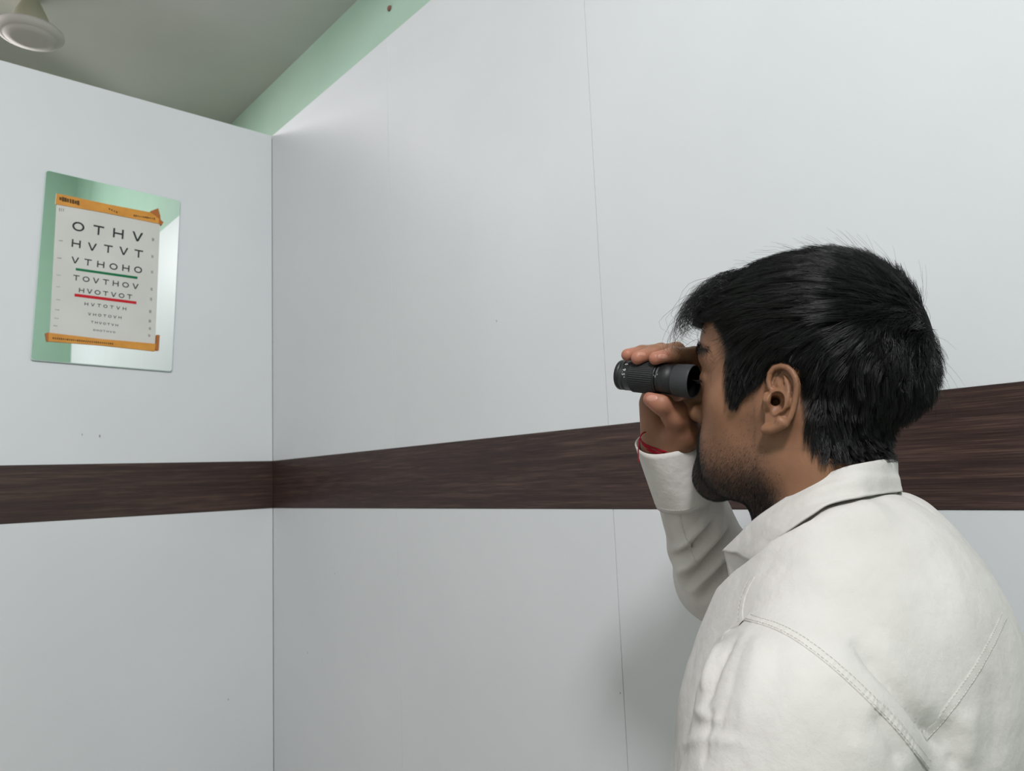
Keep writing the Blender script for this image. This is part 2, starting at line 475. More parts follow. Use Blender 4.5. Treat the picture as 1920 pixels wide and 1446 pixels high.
def surface_nets(fn, lo, hi, h, B=8, slack=1.5):
    "quad mesh of the zero set of fn, evaluated only in the blocks near the surface"
    lo = np.asarray(lo, dtype=np.float64); hi = np.asarray(hi, dtype=np.float64)
    nb = np.maximum(1, np.ceil((hi-lo)/(h*B)).astype(int))
    n = nb*B + 1
    ci = np.stack(np.meshgrid(*[np.arange(k) for k in nb], indexing='ij'), -1).reshape(-1, 3)
    cc = (lo + (ci+0.5)*B*h).astype(np.float32)
    cd = fn(cc)
    V = np.empty(n, dtype=np.float32)
    V[:] = 1.0
    act = np.abs(cd) < B*h*0.87*slack + 0.001
    sgn = np.where(cd < 0, -1.0, 1.0).astype(np.float32)
    for (i, j, k), s in zip(ci[(~act) & (cd < 0)], sgn[(~act) & (cd < 0)]):
        V[i*B:(i+1)*B+1, j*B:(j+1)*B+1, k*B:(k+1)*B+1] = s
    g = np.stack(np.meshgrid(*[np.arange(B+1)]*3, indexing='ij'), -1).reshape(-1, 3)
    A = ci[act]
    for s in range(0, len(A), 300):
        idx = (A[s:s+300, None, :]*B + g[None]).reshape(-1, 3)
        val = fn((lo + idx*h).astype(np.float32))
        V[idx[:, 0], idx[:, 1], idx[:, 2]] = val
    ins = V < 0
    cnt = np.zeros(np.array(n)-1, dtype=np.int16)
    for dx in (0, 1):
        for dy in (0, 1):
            for dz in (0, 1):
                cnt += ins[dx:n[0]-1+dx, dy:n[1]-1+dy, dz:n[2]-1+dz]
    cells = np.argwhere((cnt > 0) & (cnt < 8))
    vid = np.full(cnt.shape, -1, dtype=np.int32)
    vid[cells[:, 0], cells[:, 1], cells[:, 2]] = np.arange(len(cells))
    acc = np.zeros((len(cells), 3)); num = np.zeros(len(cells))
    corners = [(a, b, c) for a in (0, 1) for b in (0, 1) for c in (0, 1)]
    cv = {c: V[cells[:, 0]+c[0], cells[:, 1]+c[1], cells[:, 2]+c[2]] for c in corners}
    for c in corners:
        for ax in range(3):
            if c[ax] == 0:
                d = list(c); d[ax] = 1; d = tuple(d)
                va, vb = cv[c], cv[d]
                m = (va < 0) != (vb < 0)
                t = np.where(m, va/np.where(m, va-vb, 1), 0)
                p = np.tile(np.array(c, dtype=float), (len(cells), 1)); p[:, ax] += t
                acc += p*m[:, None]; num += m
    verts = lo + (cells + acc/num[:, None])*h
    faces = []
    for ax in range(3):
        sl0 = [slice(None)]*3; sl1 = [slice(None)]*3
        sl0[ax] = slice(0, n[ax]-1); sl1[ax] = slice(1, n[ax])
        e0, e1 = ins[tuple(sl0)], ins[tuple(sl1)]
        E_ = np.argwhere(e0 != e1)
        o1, o2 = (ax+1) % 3, (ax+2) % 3
        ok = (E_[:, o1] > 0) & (E_[:, o2] > 0) & (E_[:, o1] < n[o1]-1) & (E_[:, o2] < n[o2]-1)
        E_ = E_[ok]
        def cell(d1, d2):
            q = E_.copy(); q[:, o1] += d1; q[:, o2] += d2
            return vid[q[:, 0], q[:, 1], q[:, 2]]
        quad = np.stack([cell(-1, -1), cell(0, -1), cell(0, 0), cell(-1, 0)], 1)
        flip = ~e0[E_[:, 0], E_[:, 1], E_[:, 2]]
        quad[flip] = quad[flip][:, ::-1]
        faces.append(quad)
    return verts, np.concatenate(faces)

def grad(fn, P, e=0.0006):
    g = np.zeros_like(P)
    for i in range(3):
        d = np.zeros(3, dtype=P.dtype); d[i] = e
        g[:, i] = fn(P+d) - fn(P-d)
    return g/np.maximum(L2(g), 1e-12)[:, None]

def catmull(pts, n):
    "n points along a smooth curve through pts"
    pts = np.asarray(pts, dtype=float)
    P = np.vstack([2*pts[0]-pts[1], pts, 2*pts[-1]-pts[-2]])
    seg = np.r_[0, np.cumsum(np.linalg.norm(np.diff(pts, axis=0), axis=1))]
    out = []
    for s in np.linspace(0, seg[-1], n):
        i = min(np.searchsorted(seg, s, side='right')-1, len(pts)-2)
        t = (s-seg[i])/max(seg[i+1]-seg[i], 1e-9)
        p0, p1, p2, p3 = P[i:i+4]
        out.append(0.5*((2*p1)+(-p0+p2)*t+(2*p0-5*p1+4*p2-p3)*t*t+(-p0+3*p1-3*p2+p3)*t**3))
    return np.array(out)

def vnoise(P, scale, seed=0):
    "cheap smooth value noise in [-1,1]"
    r = np.random.default_rng(seed)
    T = r.uniform(-1, 1, 4096).astype(np.float32)
    q = np.asarray(P)*scale; i = np.floor(q).astype(np.int64); f = q-i; f = f*f*(3-2*f)
    def hsh(a, b, c):
        return T[((a*73856093) ^ (b*19349663) ^ (c*83492791)) & 4095]
    out = 0
    for dx in (0, 1):
        for dy in (0, 1):
            for dz in (0, 1):
                w = (f[:, 0] if dx else 1-f[:, 0])*(f[:, 1] if dy else 1-f[:, 1])*(f[:, 2] if dz else 1-f[:, 2])
                out = out + w*hsh(i[:, 0]+dx, i[:, 1]+dy, i[:, 2]+dz)
    return out

def strand_mesh(name, paths, r0, r1, sides=3):
    "paths (n,k,3): tapering prisms, one closed tube for each path"
    n, k, _ = paths.shape
    T = np.gradient(paths, axis=1)
    T /= np.maximum(np.linalg.norm(T, axis=2, keepdims=True), 1e-9)
    ref = np.where(np.abs(T[..., 2:3]) < 0.9, np.array([0, 0, 1.0]), np.array([1.0, 0, 0]))
    N = np.cross(T, ref); N /= np.maximum(np.linalg.norm(N, axis=2, keepdims=True), 1e-9)
    Bn = np.cross(T, N)
    t = np.linspace(0, 1, k)[None, :, None]
    r0 = np.asarray(r0).reshape(-1, 1, 1); r1 = np.asarray(r1).reshape(-1, 1, 1)
    rad = r0 + (r1-r0)*t
    rings = []
    for s in range(sides):
        a = 2*math.pi*s/sides
        rings.append(paths + rad*(math.cos(a)*N + math.sin(a)*Bn))
    V = np.stack(rings, 2).reshape(-1, 3)            # (n,k,sides)
    base = (np.arange(n)*k*sides)[:, None, None, None]
    kk = (np.arange(k-1)*sides)[None, :, None, None]
    s0 = np.arange(sides)[None, None, :, None]; s1 = (s0+1) % sides
    F = np.concatenate([base+kk+s0, base+kk+s1, base+kk+sides+s1, base+kk+sides+s0], 3).reshape(-1, 4)
    return mesh_fast(name, V, F, True)

# ================================================================== the man: frames
HO = CAM + np.array([0.69797239, 0.36287885, 0.06730304])     # midway between the ears
def head_axes(yaw, pit, rol):
    F = np.array([math.sin(yaw)*math.cos(pit), math.cos(yaw)*math.cos(pit), math.sin(pit)])
    L = np.array([-math.cos(yaw), math.sin(yaw), 0.0])
    U = np.cross(F, L)
    if U[2] < 0: U = -U
    c, s = math.cos(rol), math.sin(rol)
    return F, c*L+s*U, -s*L+c*U
HF, HL, HU = head_axes(math.radians(-8.83), math.radians(7.38), math.radians(-2.90))
HM = np.stack([HF, HL, HU])                                    # rows: forward, left, up
def h2w(P): return np.asarray(P)@HM + HO
def w2h(P): return (np.asarray(P)-HO)@HM.T
BF, BL, BZ = head_axes(math.radians(-10.0), 0.0, 0.0)
BMx = np.stack([BF, BL, BZ])
def b2w(P): return np.asarray(P)@BMx + HO
def w2b(P): return (np.asarray(P)-HO)@BMx.T
CAMH = w2h(CAM); CAMB = w2b(CAM)
def body_at(px, py, l):
    "point of the body frame seen at a pixel, on the plane `l` metres left of the spine"
    d = BMx@ray(px, py)
    return CAMB + d*((l-CAMB[1])/d[1])

# ------------------------------------------------------------------ head and neck
NB0, NB1 = w2h(b2w((-0.012, 0, -0.075))), w2h(b2w((-0.035, 0, -0.24)))
def sd_skull(P):
    Q = P.copy(); Q[:, 1] = np.abs(Q[:, 1])
    d = ell(P, (-0.008, 0, 0.046), (0.099, 0.0755, 0.088))
    return smin(d, ell(P, (0.034, 0, 0.052), (0.060, 0.060, 0.056)), 0.03)

def sd_head(P):
    Q = P.copy(); Q[:, 1] = np.abs(Q[:, 1])
    d = sd_skull(P)
    face = ell(P, (0.040, 0, -0.018), (0.055, 0.058, 0.074))
    face = smin(face, ball(Q, (0.050, 0.047, -0.010), 0.020), 0.02)            # cheekbone
    face = smin(face, ell(P, (0.061, 0, -0.054), (0.040, 0.036, 0.036)), 0.018)  # muzzle
    jaw = cone(Q, (0.004, 0.056, -0.020), (0.010, 0.051, -0.068), 0.015, 0.015)
    jaw = smin(jaw, cone(Q, (0.010, 0.051, -0.066), (0.078, 0.016, -0.088), 0.015, 0.017), 0.015)
    face = smin(face, jaw, 0.024)
    face = smin(face, ell(Q, (0.045, 0.040, -0.055), (0.036, 0.022, 0.042)), 0.02)  # cheek
    face = smin(face, ell(P, (0.083, 0, -0.086), (0.021, 0.022, 0.019)), 0.018)     # chin
    d = smin(d, face, 0.028)
    d = smin(d, cone(Q, (0.087, 0.013, 0.041), (0.066, 0.046, 0.036), 0.0095, 0.010), 0.012)   # brow ridge
    d = smax(d, -ell(Q, (0.101, 0.034, 0.016), (0.018, 0.017, 0.012)), 0.012)               # socket
    d = smin(d, ball(Q, (0.0765, 0.0325, 0.016), 0.0128), 0.004)                            # eyeball under the lids
    d = smin(d, cone(Q, (0.0865, 0.022, 0.020), (0.076, 0.046, 0.017), 0.0036, 0.0034), 0.007)  # upper lid fold
    nose = cone(P, (0.092, 0, 0.030), (0.113, 0, -0.013), 0.0075, 0.0105)
    nose = smin(nose, ball(P, (0.116, 0, -0.016), 0.0115), 0.006)
    nose = smin(nose, ball(Q, (0.102, 0.0125, -0.0195), 0.0088), 0.008)
    d = smin(d, nose, 0.010)
    d = smin(d, cone(Q, (0.1000, 0.0, -0.0475), (0.086, 0.021, -0.051), 0.0062, 0.003), 0.005)  # lips
    d = smin(d, cone(Q, (0.0985, 0.0, -0.0580), (0.086, 0.019, -0.055), 0.0070, 0.003), 0.005)
    neck = cone(P, NB0, NB1, 0.056, 0.064)
    neck = smin(neck, cone(Q, (-0.030, 0.050, -0.025), NB1+np.array([0.03, 0.045, 0.03]), 0.020, 0.020), 0.03)
    neck = smin(neck, cone(P, (0.030, 0, -0.078), NB1+np.array([0.05, 0, 0.04]), 0.020, 0.03), 0.03)
    d = smin(d, neck, 0.022)
    return d

# ------------------------------------------------------------------ ear, laid out on its own plane
EN = np.array([0.12, 0.985, 0.14]); EN /= np.linalg.norm(EN)         # outward normal of the auricle (head frame)
EO = np.array([0.0, 0.0755, 0.0])
EX = np.cross(EN, [0, 0, 1.0]); EX /= np.linalg.norm(EX)              # along the head
if EX[0] > 0: EX = -EX                                                # towards the back
EY = np.cross(EN, EX); EY = EY if EY[2] > 0 else -EY
def ear_px(zx, zy):
    "traced point of the ear to plane coordinates"
    d = HM@ray(1380+zx/8.033, 660+zy/8.033)
    t = ((EO-CAMH)@EN)/(d@EN)
    q = CAMH + d*t - EO
    return (q@EX, q@EY)
EP = lambda pts: [ear_px(*p) for p in pts]
ear_out = EP([(500, 420), (520, 300), (590, 225), (700, 190), (820, 208), (915, 285), (975, 380), (1000, 480), (992, 600), (962, 750), (930, 880), (880, 1005), (820, 1095),
              (735, 1160), (620, 1215), (500, 1250), (425, 1240), (375, 1190), (368, 1145), (395, 1075), (400, 900), (420, 750), (470, 600)])
helix = EP([(690, 640), (590, 615), (535, 545), (520, 440), (545, 335), (610, 262), (705, 232), (805, 250), (880, 315), (930, 405), (945, 505), (935, 625), (910, 760), (875, 890), (830, 1000), (770, 1085)])
anti = EP([(700, 350), (770, 450), (810, 540), (825, 640), (815, 740), (775, 830), (715, 885), (640, 905), (585, 935)])
antir = EP([(800, 560), (740, 560), (650, 505)])
lobe = EP([(740, 1090), (650, 1130), (540, 1170), (450, 1175)])
antitrag = ear_px(680, 1045)
tragus = EP([(470, 660), (500, 735), (465, 830)])
concha = ear_px(625, 745)
EAR_LO = np.array([-0.060, 0.050, -0.052]); EAR_HI = np.array([0.024, 0.104, 0.048])
def sd_ear(P):
    q = P - EO.astype(np.float32)
    x, y, z = q@EX.astype(np.float32), q@EY.astype(np.float32), q@EN.astype(np.float32)
    S = np.stack([x, y, z], 1)
    pd = polygon_sd(x, y, ear_out)
    bend = 0.0                      # auricle plane, stands off the head towards the back
    zl = z
    S[:, 2] = zl
    d = smax(pd+0.0014, np.abs(zl+0.0008)-0.0014, 0.003)
    T = lambda pts, lev: [(a, b, c) for (a, b), c in zip(pts, lev)]
    n = len(helix)
    lev = np.interp(np.arange(n), [0, 2, 5, 9, n-1], [-0.001, 0.0030, 0.0044, 0.0044, 0.0018])
    rad = np.interp(np.arange(n), [0, 2, 5, 10, n-1], [0.0016, 0.0022, 0.0027, 0.0027, 0.0024])
    d = smin(d, chain(S, T(helix, lev), rad), 0.0016)
    d = smin(d, chain(S, T(anti, [0.0000, 0.0016, 0.0032, 0.0042, 0.0044, 0.0042, 0.0036, 0.0032, 0.0022]), [0.0021]*9), 0.0022)
    d = smin(d, chain(S, T(antir, [0.0026, 0.0018, 0.0004]), [0.0022, 0.0021, 0.0018]), 0.002)
    d = smin(d, chain(S, T(lobe, [0.0014, 0.0014, 0.0014, 0.0006]), [0.0034, 0.0040, 0.0044, 0.0044]), 0.003)
    d = smin(d, ball(S, (*antitrag, 0.0020), 0.0040), 0.003)
    # bowl behind the auricle joins it to the head
    d = smin(d, cone(S, (*concha, -0.012), (concha[0]+0.002, concha[1], -0.001), 0.0125, 0.0115), 0.004)
    cav = ell(S, (concha[0]+0.0020, concha[1]-0.0012, 0.0052), (0.0078, 0.0090, 0.0085))
    cav = smin(cav, chain(S, [(*ear_px(640, 770), 0.0045), (*ear_px(600, 880), 0.0045), (*ear_px(555, 960), 0.0050)], [0.0052, 0.0042, 0.0028]), 0.002)
    d = smax(d, -cav, 0.0025)
    d = smax(d, -cone(S, (concha[0]-0.0028, concha[1]+0.0006, -0.001), (concha[0]-0.012, concha[1]+0.001, -0.020), 0.0043, 0.0030), 0.0015)
    tri = chain(S, T(EP([(690, 420), (660, 350), (720, 310)]), [0.003, 0.003, 0.003]), [0.0030, 0.0032, 0.0024])
    d = smax(d, -tri, 0.002)
    d = smin(d, chain(S, T(tragus, [0.0012, 0.0042, 0.0012]), [0.0030, 0.0040, 0.0030]), 0.0035)
    return d

def ramp_box(P, lo, hi, w):
    e = np.minimum(P-lo, hi-P).min(-1)
    return np.clip(1 - e/w, 0, 1)

def sd_ear_patch(P):
    # the concha pit also cuts into the side of the head
    d = smin(sd_head(P), sd_ear(P), 0.004)
    q = P - EO.astype(np.float32)
    S = np.stack([q@EX.astype(np.float32), q@EY.astype(np.float32), q@EN.astype(np.float32)], 1)
    d = smax(d, -cone(S, (concha[0]-0.0026, concha[1]+0.0005, 0.000), (concha[0]-0.012, concha[1]+0.001, -0.020), 0.0043, 0.0030), 0.0015)
    return d + 0.003*ramp_box(P, EAR_LO, EAR_HI, 0.006)**2

def sd_head_cut(P):
    e = np.minimum(P-EAR_LO, EAR_HI-P).min(-1)
    inner = np.clip((e-0.0085)/0.006, 0, 1)**2
    return sd_head(P) + 0.030*inner

hv, hf = surface_nets(sd_head_cut, (-0.125, -0.092, -0.27), (0.135, 0.092, 0.145), 0.0017)
ev, ef = surface_nets(sd_ear_patch, EAR_LO, EAR_HI, 0.0007)
M_flip = np.array([1, -1, 1.0])
Rc = lambda v: v
ev2 = ev*M_flip; ef2 = ef[:, ::-1]
# small lateral drift of numbers: keep everything in world coordinates from here
parts_v = [h2w(hv), h2w(ev), h2w(ev2)]
parts_f = [hf, ef, ef2]

# ------------------------------------------------------------------ right hand round the monocular
ME = at(1302, 716, 0.7766)                   # centre of the eyecup rim
_az, _el = math.radians(-10.5), math.radians(11.5)
MA = np.array([math.sin(_az)*math.cos(_el), math.cos(_az)*math.cos(_el), math.sin(_el)])
MR = np.array([math.cos(_az), -math.sin(_az), 0.0])
MU = np.cross(MR, MA)
MM = np.stack([MA, MR, MU])
MLEN = 0.087
def m2w(P): return np.asarray(P)@MM + ME
def w2m(P): return (np.asarray(P)-ME)@MM.T
WRIST = w2m(at(1256, 846, 0.852))
ELBOW_W = at(1350, 1083, 0.955)
ELBOW = w2m(ELBOW_W)
FOREDIR = w2m(at(1294, 934, 0.876))-WRIST; FOREDIR /= np.linalg.norm(FOREDIR)
FINGERS = {  # joints: knuckle, middle joint, end joint, tip
    'index': [(0.016, 0.052, -0.002), (0.018, 0.032, 0.0295), (0.030, 0.006, 0.0262), (0.0405, -0.0130, 0.0200)],
    'middle': [(0.036, 0.056, 0.002), (0.041, 0.034, 0.0330), (0.052, 0.006, 0.0272), (0.0605, -0.0145, 0.0188)],
    'ring': [(0.054, 0.055, -0.001), (0.060, 0.035, 0.0315), (0.069, 0.009, 0.0262), (0.0755, -0.0105, 0.0215)],
    'little': [(0.070, 0.050, -0.012), (0.075, 0.040, 0.018), (0.079, 0.026, 0.018), (0.080, 0.0135, 0.0180)]}
FR = {'index': (0.0100, 0.0090, 0.0083, 0.0070), 'middle': (0.0104, 0.0092, 0.0084, 0.0072),
      'ring': (0.0098, 0.0087, 0.0080, 0.0068), 'little': (0.0088, 0.0072, 0.0064, 0.0056)}
THUMB = [tuple(w2m(at(1284, 812, 0.826))), tuple(w2m(at(1268, 782, 0.808))), tuple(w2m(at(1240, 757, 0.797))), tuple(w2m(at(1221, 748.5, 0.800)))]
THR = (0.0165, 0.0122, 0.0105, 0.0086)
NAILS = []
def sd_hand(P):
    d = None
    W0 = WRIST
    for nm, js in FINGERS.items():
        r = FR[nm]
        f = chain(P, js, r, 0.004)
        d = f if d is None else smin(d, f, 0.0025)
    palm = None
    for nm, off in (('index', (-0.008, -0.006, 0)), ('middle', (-0.002, 0, 0)), ('ring', (0.006, 0.001, 0)), ('little', (0.013, -0.004, 0))):
        c = cone(P, np.array(FINGERS[nm][0]), W0+np.array(off), 0.0112, 0.0165)
        palm = c if palm is None else smin(palm, c, 0.012)
    d = smin(d, palm, 0.008)
    d = smin(d, cone(P, np.array(FINGERS['little'][0])+[0.001, -0.006, -0.016], W0+np.array([0.012, -0.014, 0.010]), 0.0115, 0.0145), 0.012)   # heel of the palm
    th = chain(P, THUMB, THR, 0.006)
    th = smin(th, cone(P, THUMB[0], W0+np.array([-0.006, -0.008, 0.004]), 0.0185, 0.020), 0.012)
    th = smin(th, cone(P, THUMB[1], np.array(FINGERS['index'][0])+[0, 0, -0.014], 0.010, 0.010), 0.012)   # web
    d = smin(d, th, 0.006)
    fore = cone(P, W0+FOREDIR*0.004, W0+FOREDIR*0.055, 0.0235, 0.025)
    d = smin(d, fore, 0.016)
    # pressed against the barrel
    rr = np.sqrt(P[:, 1]**2+P[:, 2]**2)
    d = smax(d, np.where((P[:, 0] > -0.01) & (P[:, 0] < MLEN+0.01), 0.0176-rr, -1.0).astype(np.float32), 0.0015)
    # nails: shallow step at the fingertip backs
    return d
_hp = np.array([p for js in list(FINGERS.values())+[THUMB] for p in js] + [WRIST+FOREDIR*0.06])
gv, gf = surface_nets(lambda P: sd_hand(P), _hp.min(0)-0.045, _hp.max(0)+0.045, 0.0011)
gf = gf[:, ::-1]                       # the monocular frame is left-handed
parts_v.append(m2w(gv)); parts_f.append(gf)

# left hand, hanging relaxed below the frame
def sd_left_hand(P):
    w = np.array([0.047, 0.222, -0.80]); k = np.array([0.058, 0.222, -0.895])
    d = cone(P, w, w+np.array([0.004, 0, -0.03]), 0.027, 0.024)
    fk = [k+np.array([dx, 0, dz]) for dx, dz in ((0.030, 0.004), (0.010, 0.0), (-0.010, 0.003), (-0.028, 0.010))]
    for p_ in fk:
        d = smin(d, cone(P, w+(p_-w)*0.25, p_, 0.016, 0.0105), 0.012)
    for p_, ln_, r_ in zip(fk, (0.072, 0.080, 0.074, 0.058), (0.0090, 0.0092, 0.0086, 0.0075)):
        a_ = p_+np.array([0.006, -0.006, -0.42*ln_]); b_ = a_+np.array([0.002, -0.016, -0.30*ln_]); c_ = b_+np.array([-0.001, -0.014, -0.20*ln_])
        d = smin(d, chain(P, [p_, a_, b_, c_], [r_*1.05, r_*0.95, r_*0.86, r_*0.74]), 0.003)
    d = smin(d, chain(P, [w+np.array([0.016, -0.006, -0.03]), w+np.array([0.040, -0.018, -0.066]), w+np.array([0.048, -0.024, -0.096]), w+np.array([0.050, -0.028, -0.118])], [0.016, 0.0115, 0.0098, 0.0080]), 0.008)
    return d
lv, lf = surface_nets(sd_left_hand, (-0.01, 0.15, -1.02), (0.13, 0.27, -0.76), 0.0018)
parts_v.append(b2w(lv)); parts_f.append(lf)

# trunk and arms under the clothes, joining neck and hands
def sd_trunk(P):
    Q = P.copy(); Q[:, 1] = np.abs(Q[:, 1])
    d = ell(P, (-0.033, 0, -0.270), (0.108, 0.150, 0.140))
    d = smin(d, ell(P, (0.018, 0, -0.36), (0.098, 0.140, 0.160)), 0.05)
    d = smin(d, cone(P, (-0.010, 0, -0.42), (-0.005, 0, -0.82), 0.115, 0.110), 0.05)
    d = smin(d, cone(P, (-0.020, 0, -0.10), (-0.030, 0, -0.22), 0.054, 0.060), 0.03)
    d = smin(d, chain(P, [(-0.030, 0.150, -0.265), (-0.012, 0.190, -0.36), (0.015, 0.225, -0.53), (0.047, 0.222, -0.81)], [0.060, 0.056, 0.044, 0.026]), 0.02)
    d = smin(d, chain(P, [(-0.010, -0.150, -0.260), w2b(ELBOW_W), w2b(m2w(WRIST))], [0.056, 0.042, 0.022]), 0.015)
    d = smin(d, cone(Q, (-0.005, 0.085, -0.84), (0.005, 0.10, -1.10), 0.080, 0.060), 0.03)
    return d
uv_, uf_ = surface_nets(sd_trunk, (-0.20, -0.30, -1.20), (0.22, 0.33, -0.04), 0.006)
parts_v.append(b2w(uv_)); parts_f.append(uf_)

offs = np.cumsum([0]+[len(v) for v in parts_v])
PV = np.concatenate(parts_v); PF = np.concatenate([f+o for f, o in zip(parts_f, offs)])
person_me = mesh_fast('person', PV, PF, True)

# colour masks that belong to the skin itself: beard shadow, lips, finger tips
PH = w2h(PV)
beard_line = [(0.026, 0.010), (0.022, -0.020), (0.040, -0.030), (0.066, -0.036), (0.082, -0.034), (0.110, -0.034), (0.120, -0.13), (0.00, -0.16), (-0.005, -0.085), (0.004, -0.045), (0.010, -0.010)]
def beard_mask(Ph):
    sd = polygon_sd(Ph[:, 0], Ph[:, 2], beard_line)
    m = np.clip(0.5 - sd/0.026, 0, 1)
    low = np.clip((-Ph[:, 2]-0.045)/0.045, 0, 1)              # denser along the jaw and chin
    front = np.clip((Ph[:, 0]-0.072)/0.02, 0, 1)
    return m*np.clip(0.30 + 0.75*low + 0.5*front, 0, 1)
bmask = beard_mask(PH)
bmask[offs[3]:] = 0
at_ = person_me.attributes.new('beard', 'FLOAT', 'POINT'); at_.data.foreach_set('value', bmask.astype(np.float32))
tips = np.zeros(len(PV)); GH = w2m(PV[offs[3]:offs[4]])
tm = np.zeros(len(GH))
for js in list(FINGERS.values())+[THUMB]:
    tm = np.maximum(tm, np.clip(1.25 - L2(GH-np.array(js[3]))/0.017, 0, 1))
palmar = np.clip(0.55-(GH[:, 1]-0.02)/0.05, 0, 1)*np.clip((0.0-GH[:, 2])/0.02, 0, 1)
tips[offs[3]:offs[4]] = np.clip(np.maximum(tm, 0.45*palmar), 0, 1)
at_ = person_me.attributes.new('pink', 'FLOAT', 'POINT'); at_.data.foreach_set('value', tips.astype(np.float32))

M_skin = material('skin', srgb(150, 106, 80), 0.50, 0.35)
def skin_nodes(m):
    n, l, b = nodes_of(m)
    tc = n.new('ShaderNodeTexCoord')
    nz = n.new('ShaderNodeTexNoise'); nz.inputs['Scale'].default_value = 28; nz.inputs['Detail'].default_value = 5
    l.new(tc.outputs['Object'], nz.inputs['Vector'])
    cr = n.new('ShaderNodeValToRGB')
    cr.color_ramp.elements[0].position = 0.30; cr.color_ramp.elements[0].color = srgb(124, 88, 65)
    cr.color_ramp.elements[1].position = 0.70; cr.color_ramp.elements[1].color = srgb(145, 104, 79)
    l.new(nz.outputs['Fac'], cr.inputs['Fac'])
    def mix(prev, attr, color, fac=1.0):
        a = n.new('ShaderNodeAttribute'); a.attribute_name = attr
        mu = n.new('ShaderNodeMath'); mu.operation = 'MULTIPLY'; mu.inputs[1].default_value = fac
        l.new(a.outputs['Fac'], mu.inputs[0])
        mx = n.new('ShaderNodeMix'); mx.data_type = 'RGBA'
        l.new(mu.outputs[0], mx.inputs['Factor']); l.new(prev, mx.inputs['A']); mx.inputs['B'].default_value = color
        return mx.outputs['Result']
    c = mix(cr.outputs['Color'], 'pink', srgb(184, 120, 102), 0.75)
    c = mix(c, 'beard', srgb(66, 50, 43), 0.80)
    l.new(c, b.inputs['Base Color'])
    vo = n.new('ShaderNodeTexVoronoi'); vo.inputs['Scale'].default_value = 900
    l.new(tc.outputs['Object'], vo.inputs['Vector'])
    bp = n.new('ShaderNodeBump'); bp.inputs['Strength'].default_value = 0.12; bp.inputs['Distance'].default_value = 0.0006
    l.new(vo.outputs['Distance'], bp.inputs['Height']); l.new(bp.outputs['Normal'], b.inputs['Normal'])
    b.inputs['Subsurface Weight'].default_value = 0.12
    b.inputs['Subsurface Radius'].default_value = (1.0, 0.35, 0.2)
    b.inputs['Subsurface Scale'].default_value = 0.004
skin_nodes(M_skin)
person = new_obj('person', person_me, M_skin,
                 label='dark-haired person in an off-white shirt holding a black monocular to one eye', category='person')

# ================================================================== shirt
RS = np.array([-0.010, -0.165, -0.255])                     # right shoulder, body frame
RE = w2b(ELBOW_W)
RW = w2b(at(1277, 888, 0.864))                        # sleeve runs to just below the wrist
top_l = [(-0.0730, 0.000, -0.0640), tuple(body_at(1640, 865, 0.034)), tuple(body_at(1592, 874, 0.056)), tuple(body_at(1558, 886, 0.062)), tuple(body_at(1513, 907, 0.066)),
         tuple(body_at(1476, 932, 0.065)), tuple(body_at(1419, 971, 0.055)), tuple(body_at(1385, 1004, 0.043)), tuple(body_at(1354, 1034, 0.028))]
bot_l = [(-0.0815, 0.000, -0.0930), tuple(body_at(1643, 928, 0.045)), tuple(body_at(1610, 933, 0.073)), tuple(body_at(1558, 944, 0.088)), tuple(body_at(1524, 964, 0.095)),
         tuple(body_at(1478, 996, 0.096)), tuple(body_at(1444, 1026, 0.088)), tuple(body_at(1424, 1041, 0.080)), tuple(body_at(1409, 1053, 0.070))]
std_l = [(-0.0770, 0.000, -0.1020), (-0.0660, 0.040, -0.1040), tuple(body_at(1592, 955, 0.066)), tuple(body_at(1558, 965, 0.074)), tuple(body_at(1513, 990, 0.078)),
         tuple(body_at(1476, 1020, 0.076)), tuple(body_at(1430, 1055, 0.062)), tuple(body_at(1400, 1092, 0.047)), tuple(body_at(1370, 1096, 0.030))]
COLLAR_SEAT = [tuple(np.array(p)+np.array([0.0, -0.004, -0.0195])) for p in bot_l[2:6]]
COLLAR_BED = [tuple(np.array(p)+np.array([0.0, -0.002, 0.0095])) for p in bot_l] + [tuple(body_at(1385, 1062, 0.048)), tuple(body_at(1360, 1072, 0.026))]
COLLAR_BED_R = [0.0080, 0.0080, 0.0080, 0.0080, 0.0085, 0.0120, 0.018, 0.019, 0.020, 0.021, 0.021]
def sd_shirt(P):
    Q = P.copy(); Q[:, 1] = np.abs(Q[:, 1])
    d = ell(P, (-0.035, 0, -0.262), (0.128, 0.170, 0.172))
    d = smin(d, ell(P, (0.020, 0, -0.36), (0.118, 0.160, 0.185)), 0.05)
    d = smin(d, cone(P, (-0.010, 0, -0.42), (0.000, 0, -0.72), 0.135, 0.142), 0.06)
    d = smin(d, cone(Q, (-0.050, 0.035, -0.162), (-0.035, 0.150, -0.238), 0.045, 0.050), 0.035)   # slope of the shoulders
    d = smin(d, ell(P, (-0.045, 0, -0.150), (0.060, 0.060, 0.040)), 0.03)
    d = smin(d, cone(Q, (-0.062, 0.025, -0.138), (-0.030, 0.098, -0.172), 0.036, 0.036), 0.03)
    armL = chain(P, [(-0.030, 0.160, -0.262), (-0.012, 0.190, -0.36), (0.015, 0.225, -0.53), (0.045, 0.222, -0.775)], [0.079, 0.078, 0.060, 0.042])
    d = smin(d, armL, 0.020)
    # the cloth rises to meet the turned-down collar, and dips under its points in front
    d = smin(d, chain(Q, COLLAR_SEAT, [0.0150]*len(COLLAR_SEAT)), 0.018)
    d = smax(d, -chain(Q, COLLAR_BED, COLLAR_BED_R), 0.006)
    return d
def sd_sleeveR(P):
    up = cone(P, RS, RE, 0.074, 0.056)
    fo = cone(P, RE, RW, 0.052, 0.0335)
    return smin(up, fo, 0.018)
def sd_all_shirt(P):
    return smin(sd_shirt(P), sd_sleeveR(P), 0.018)
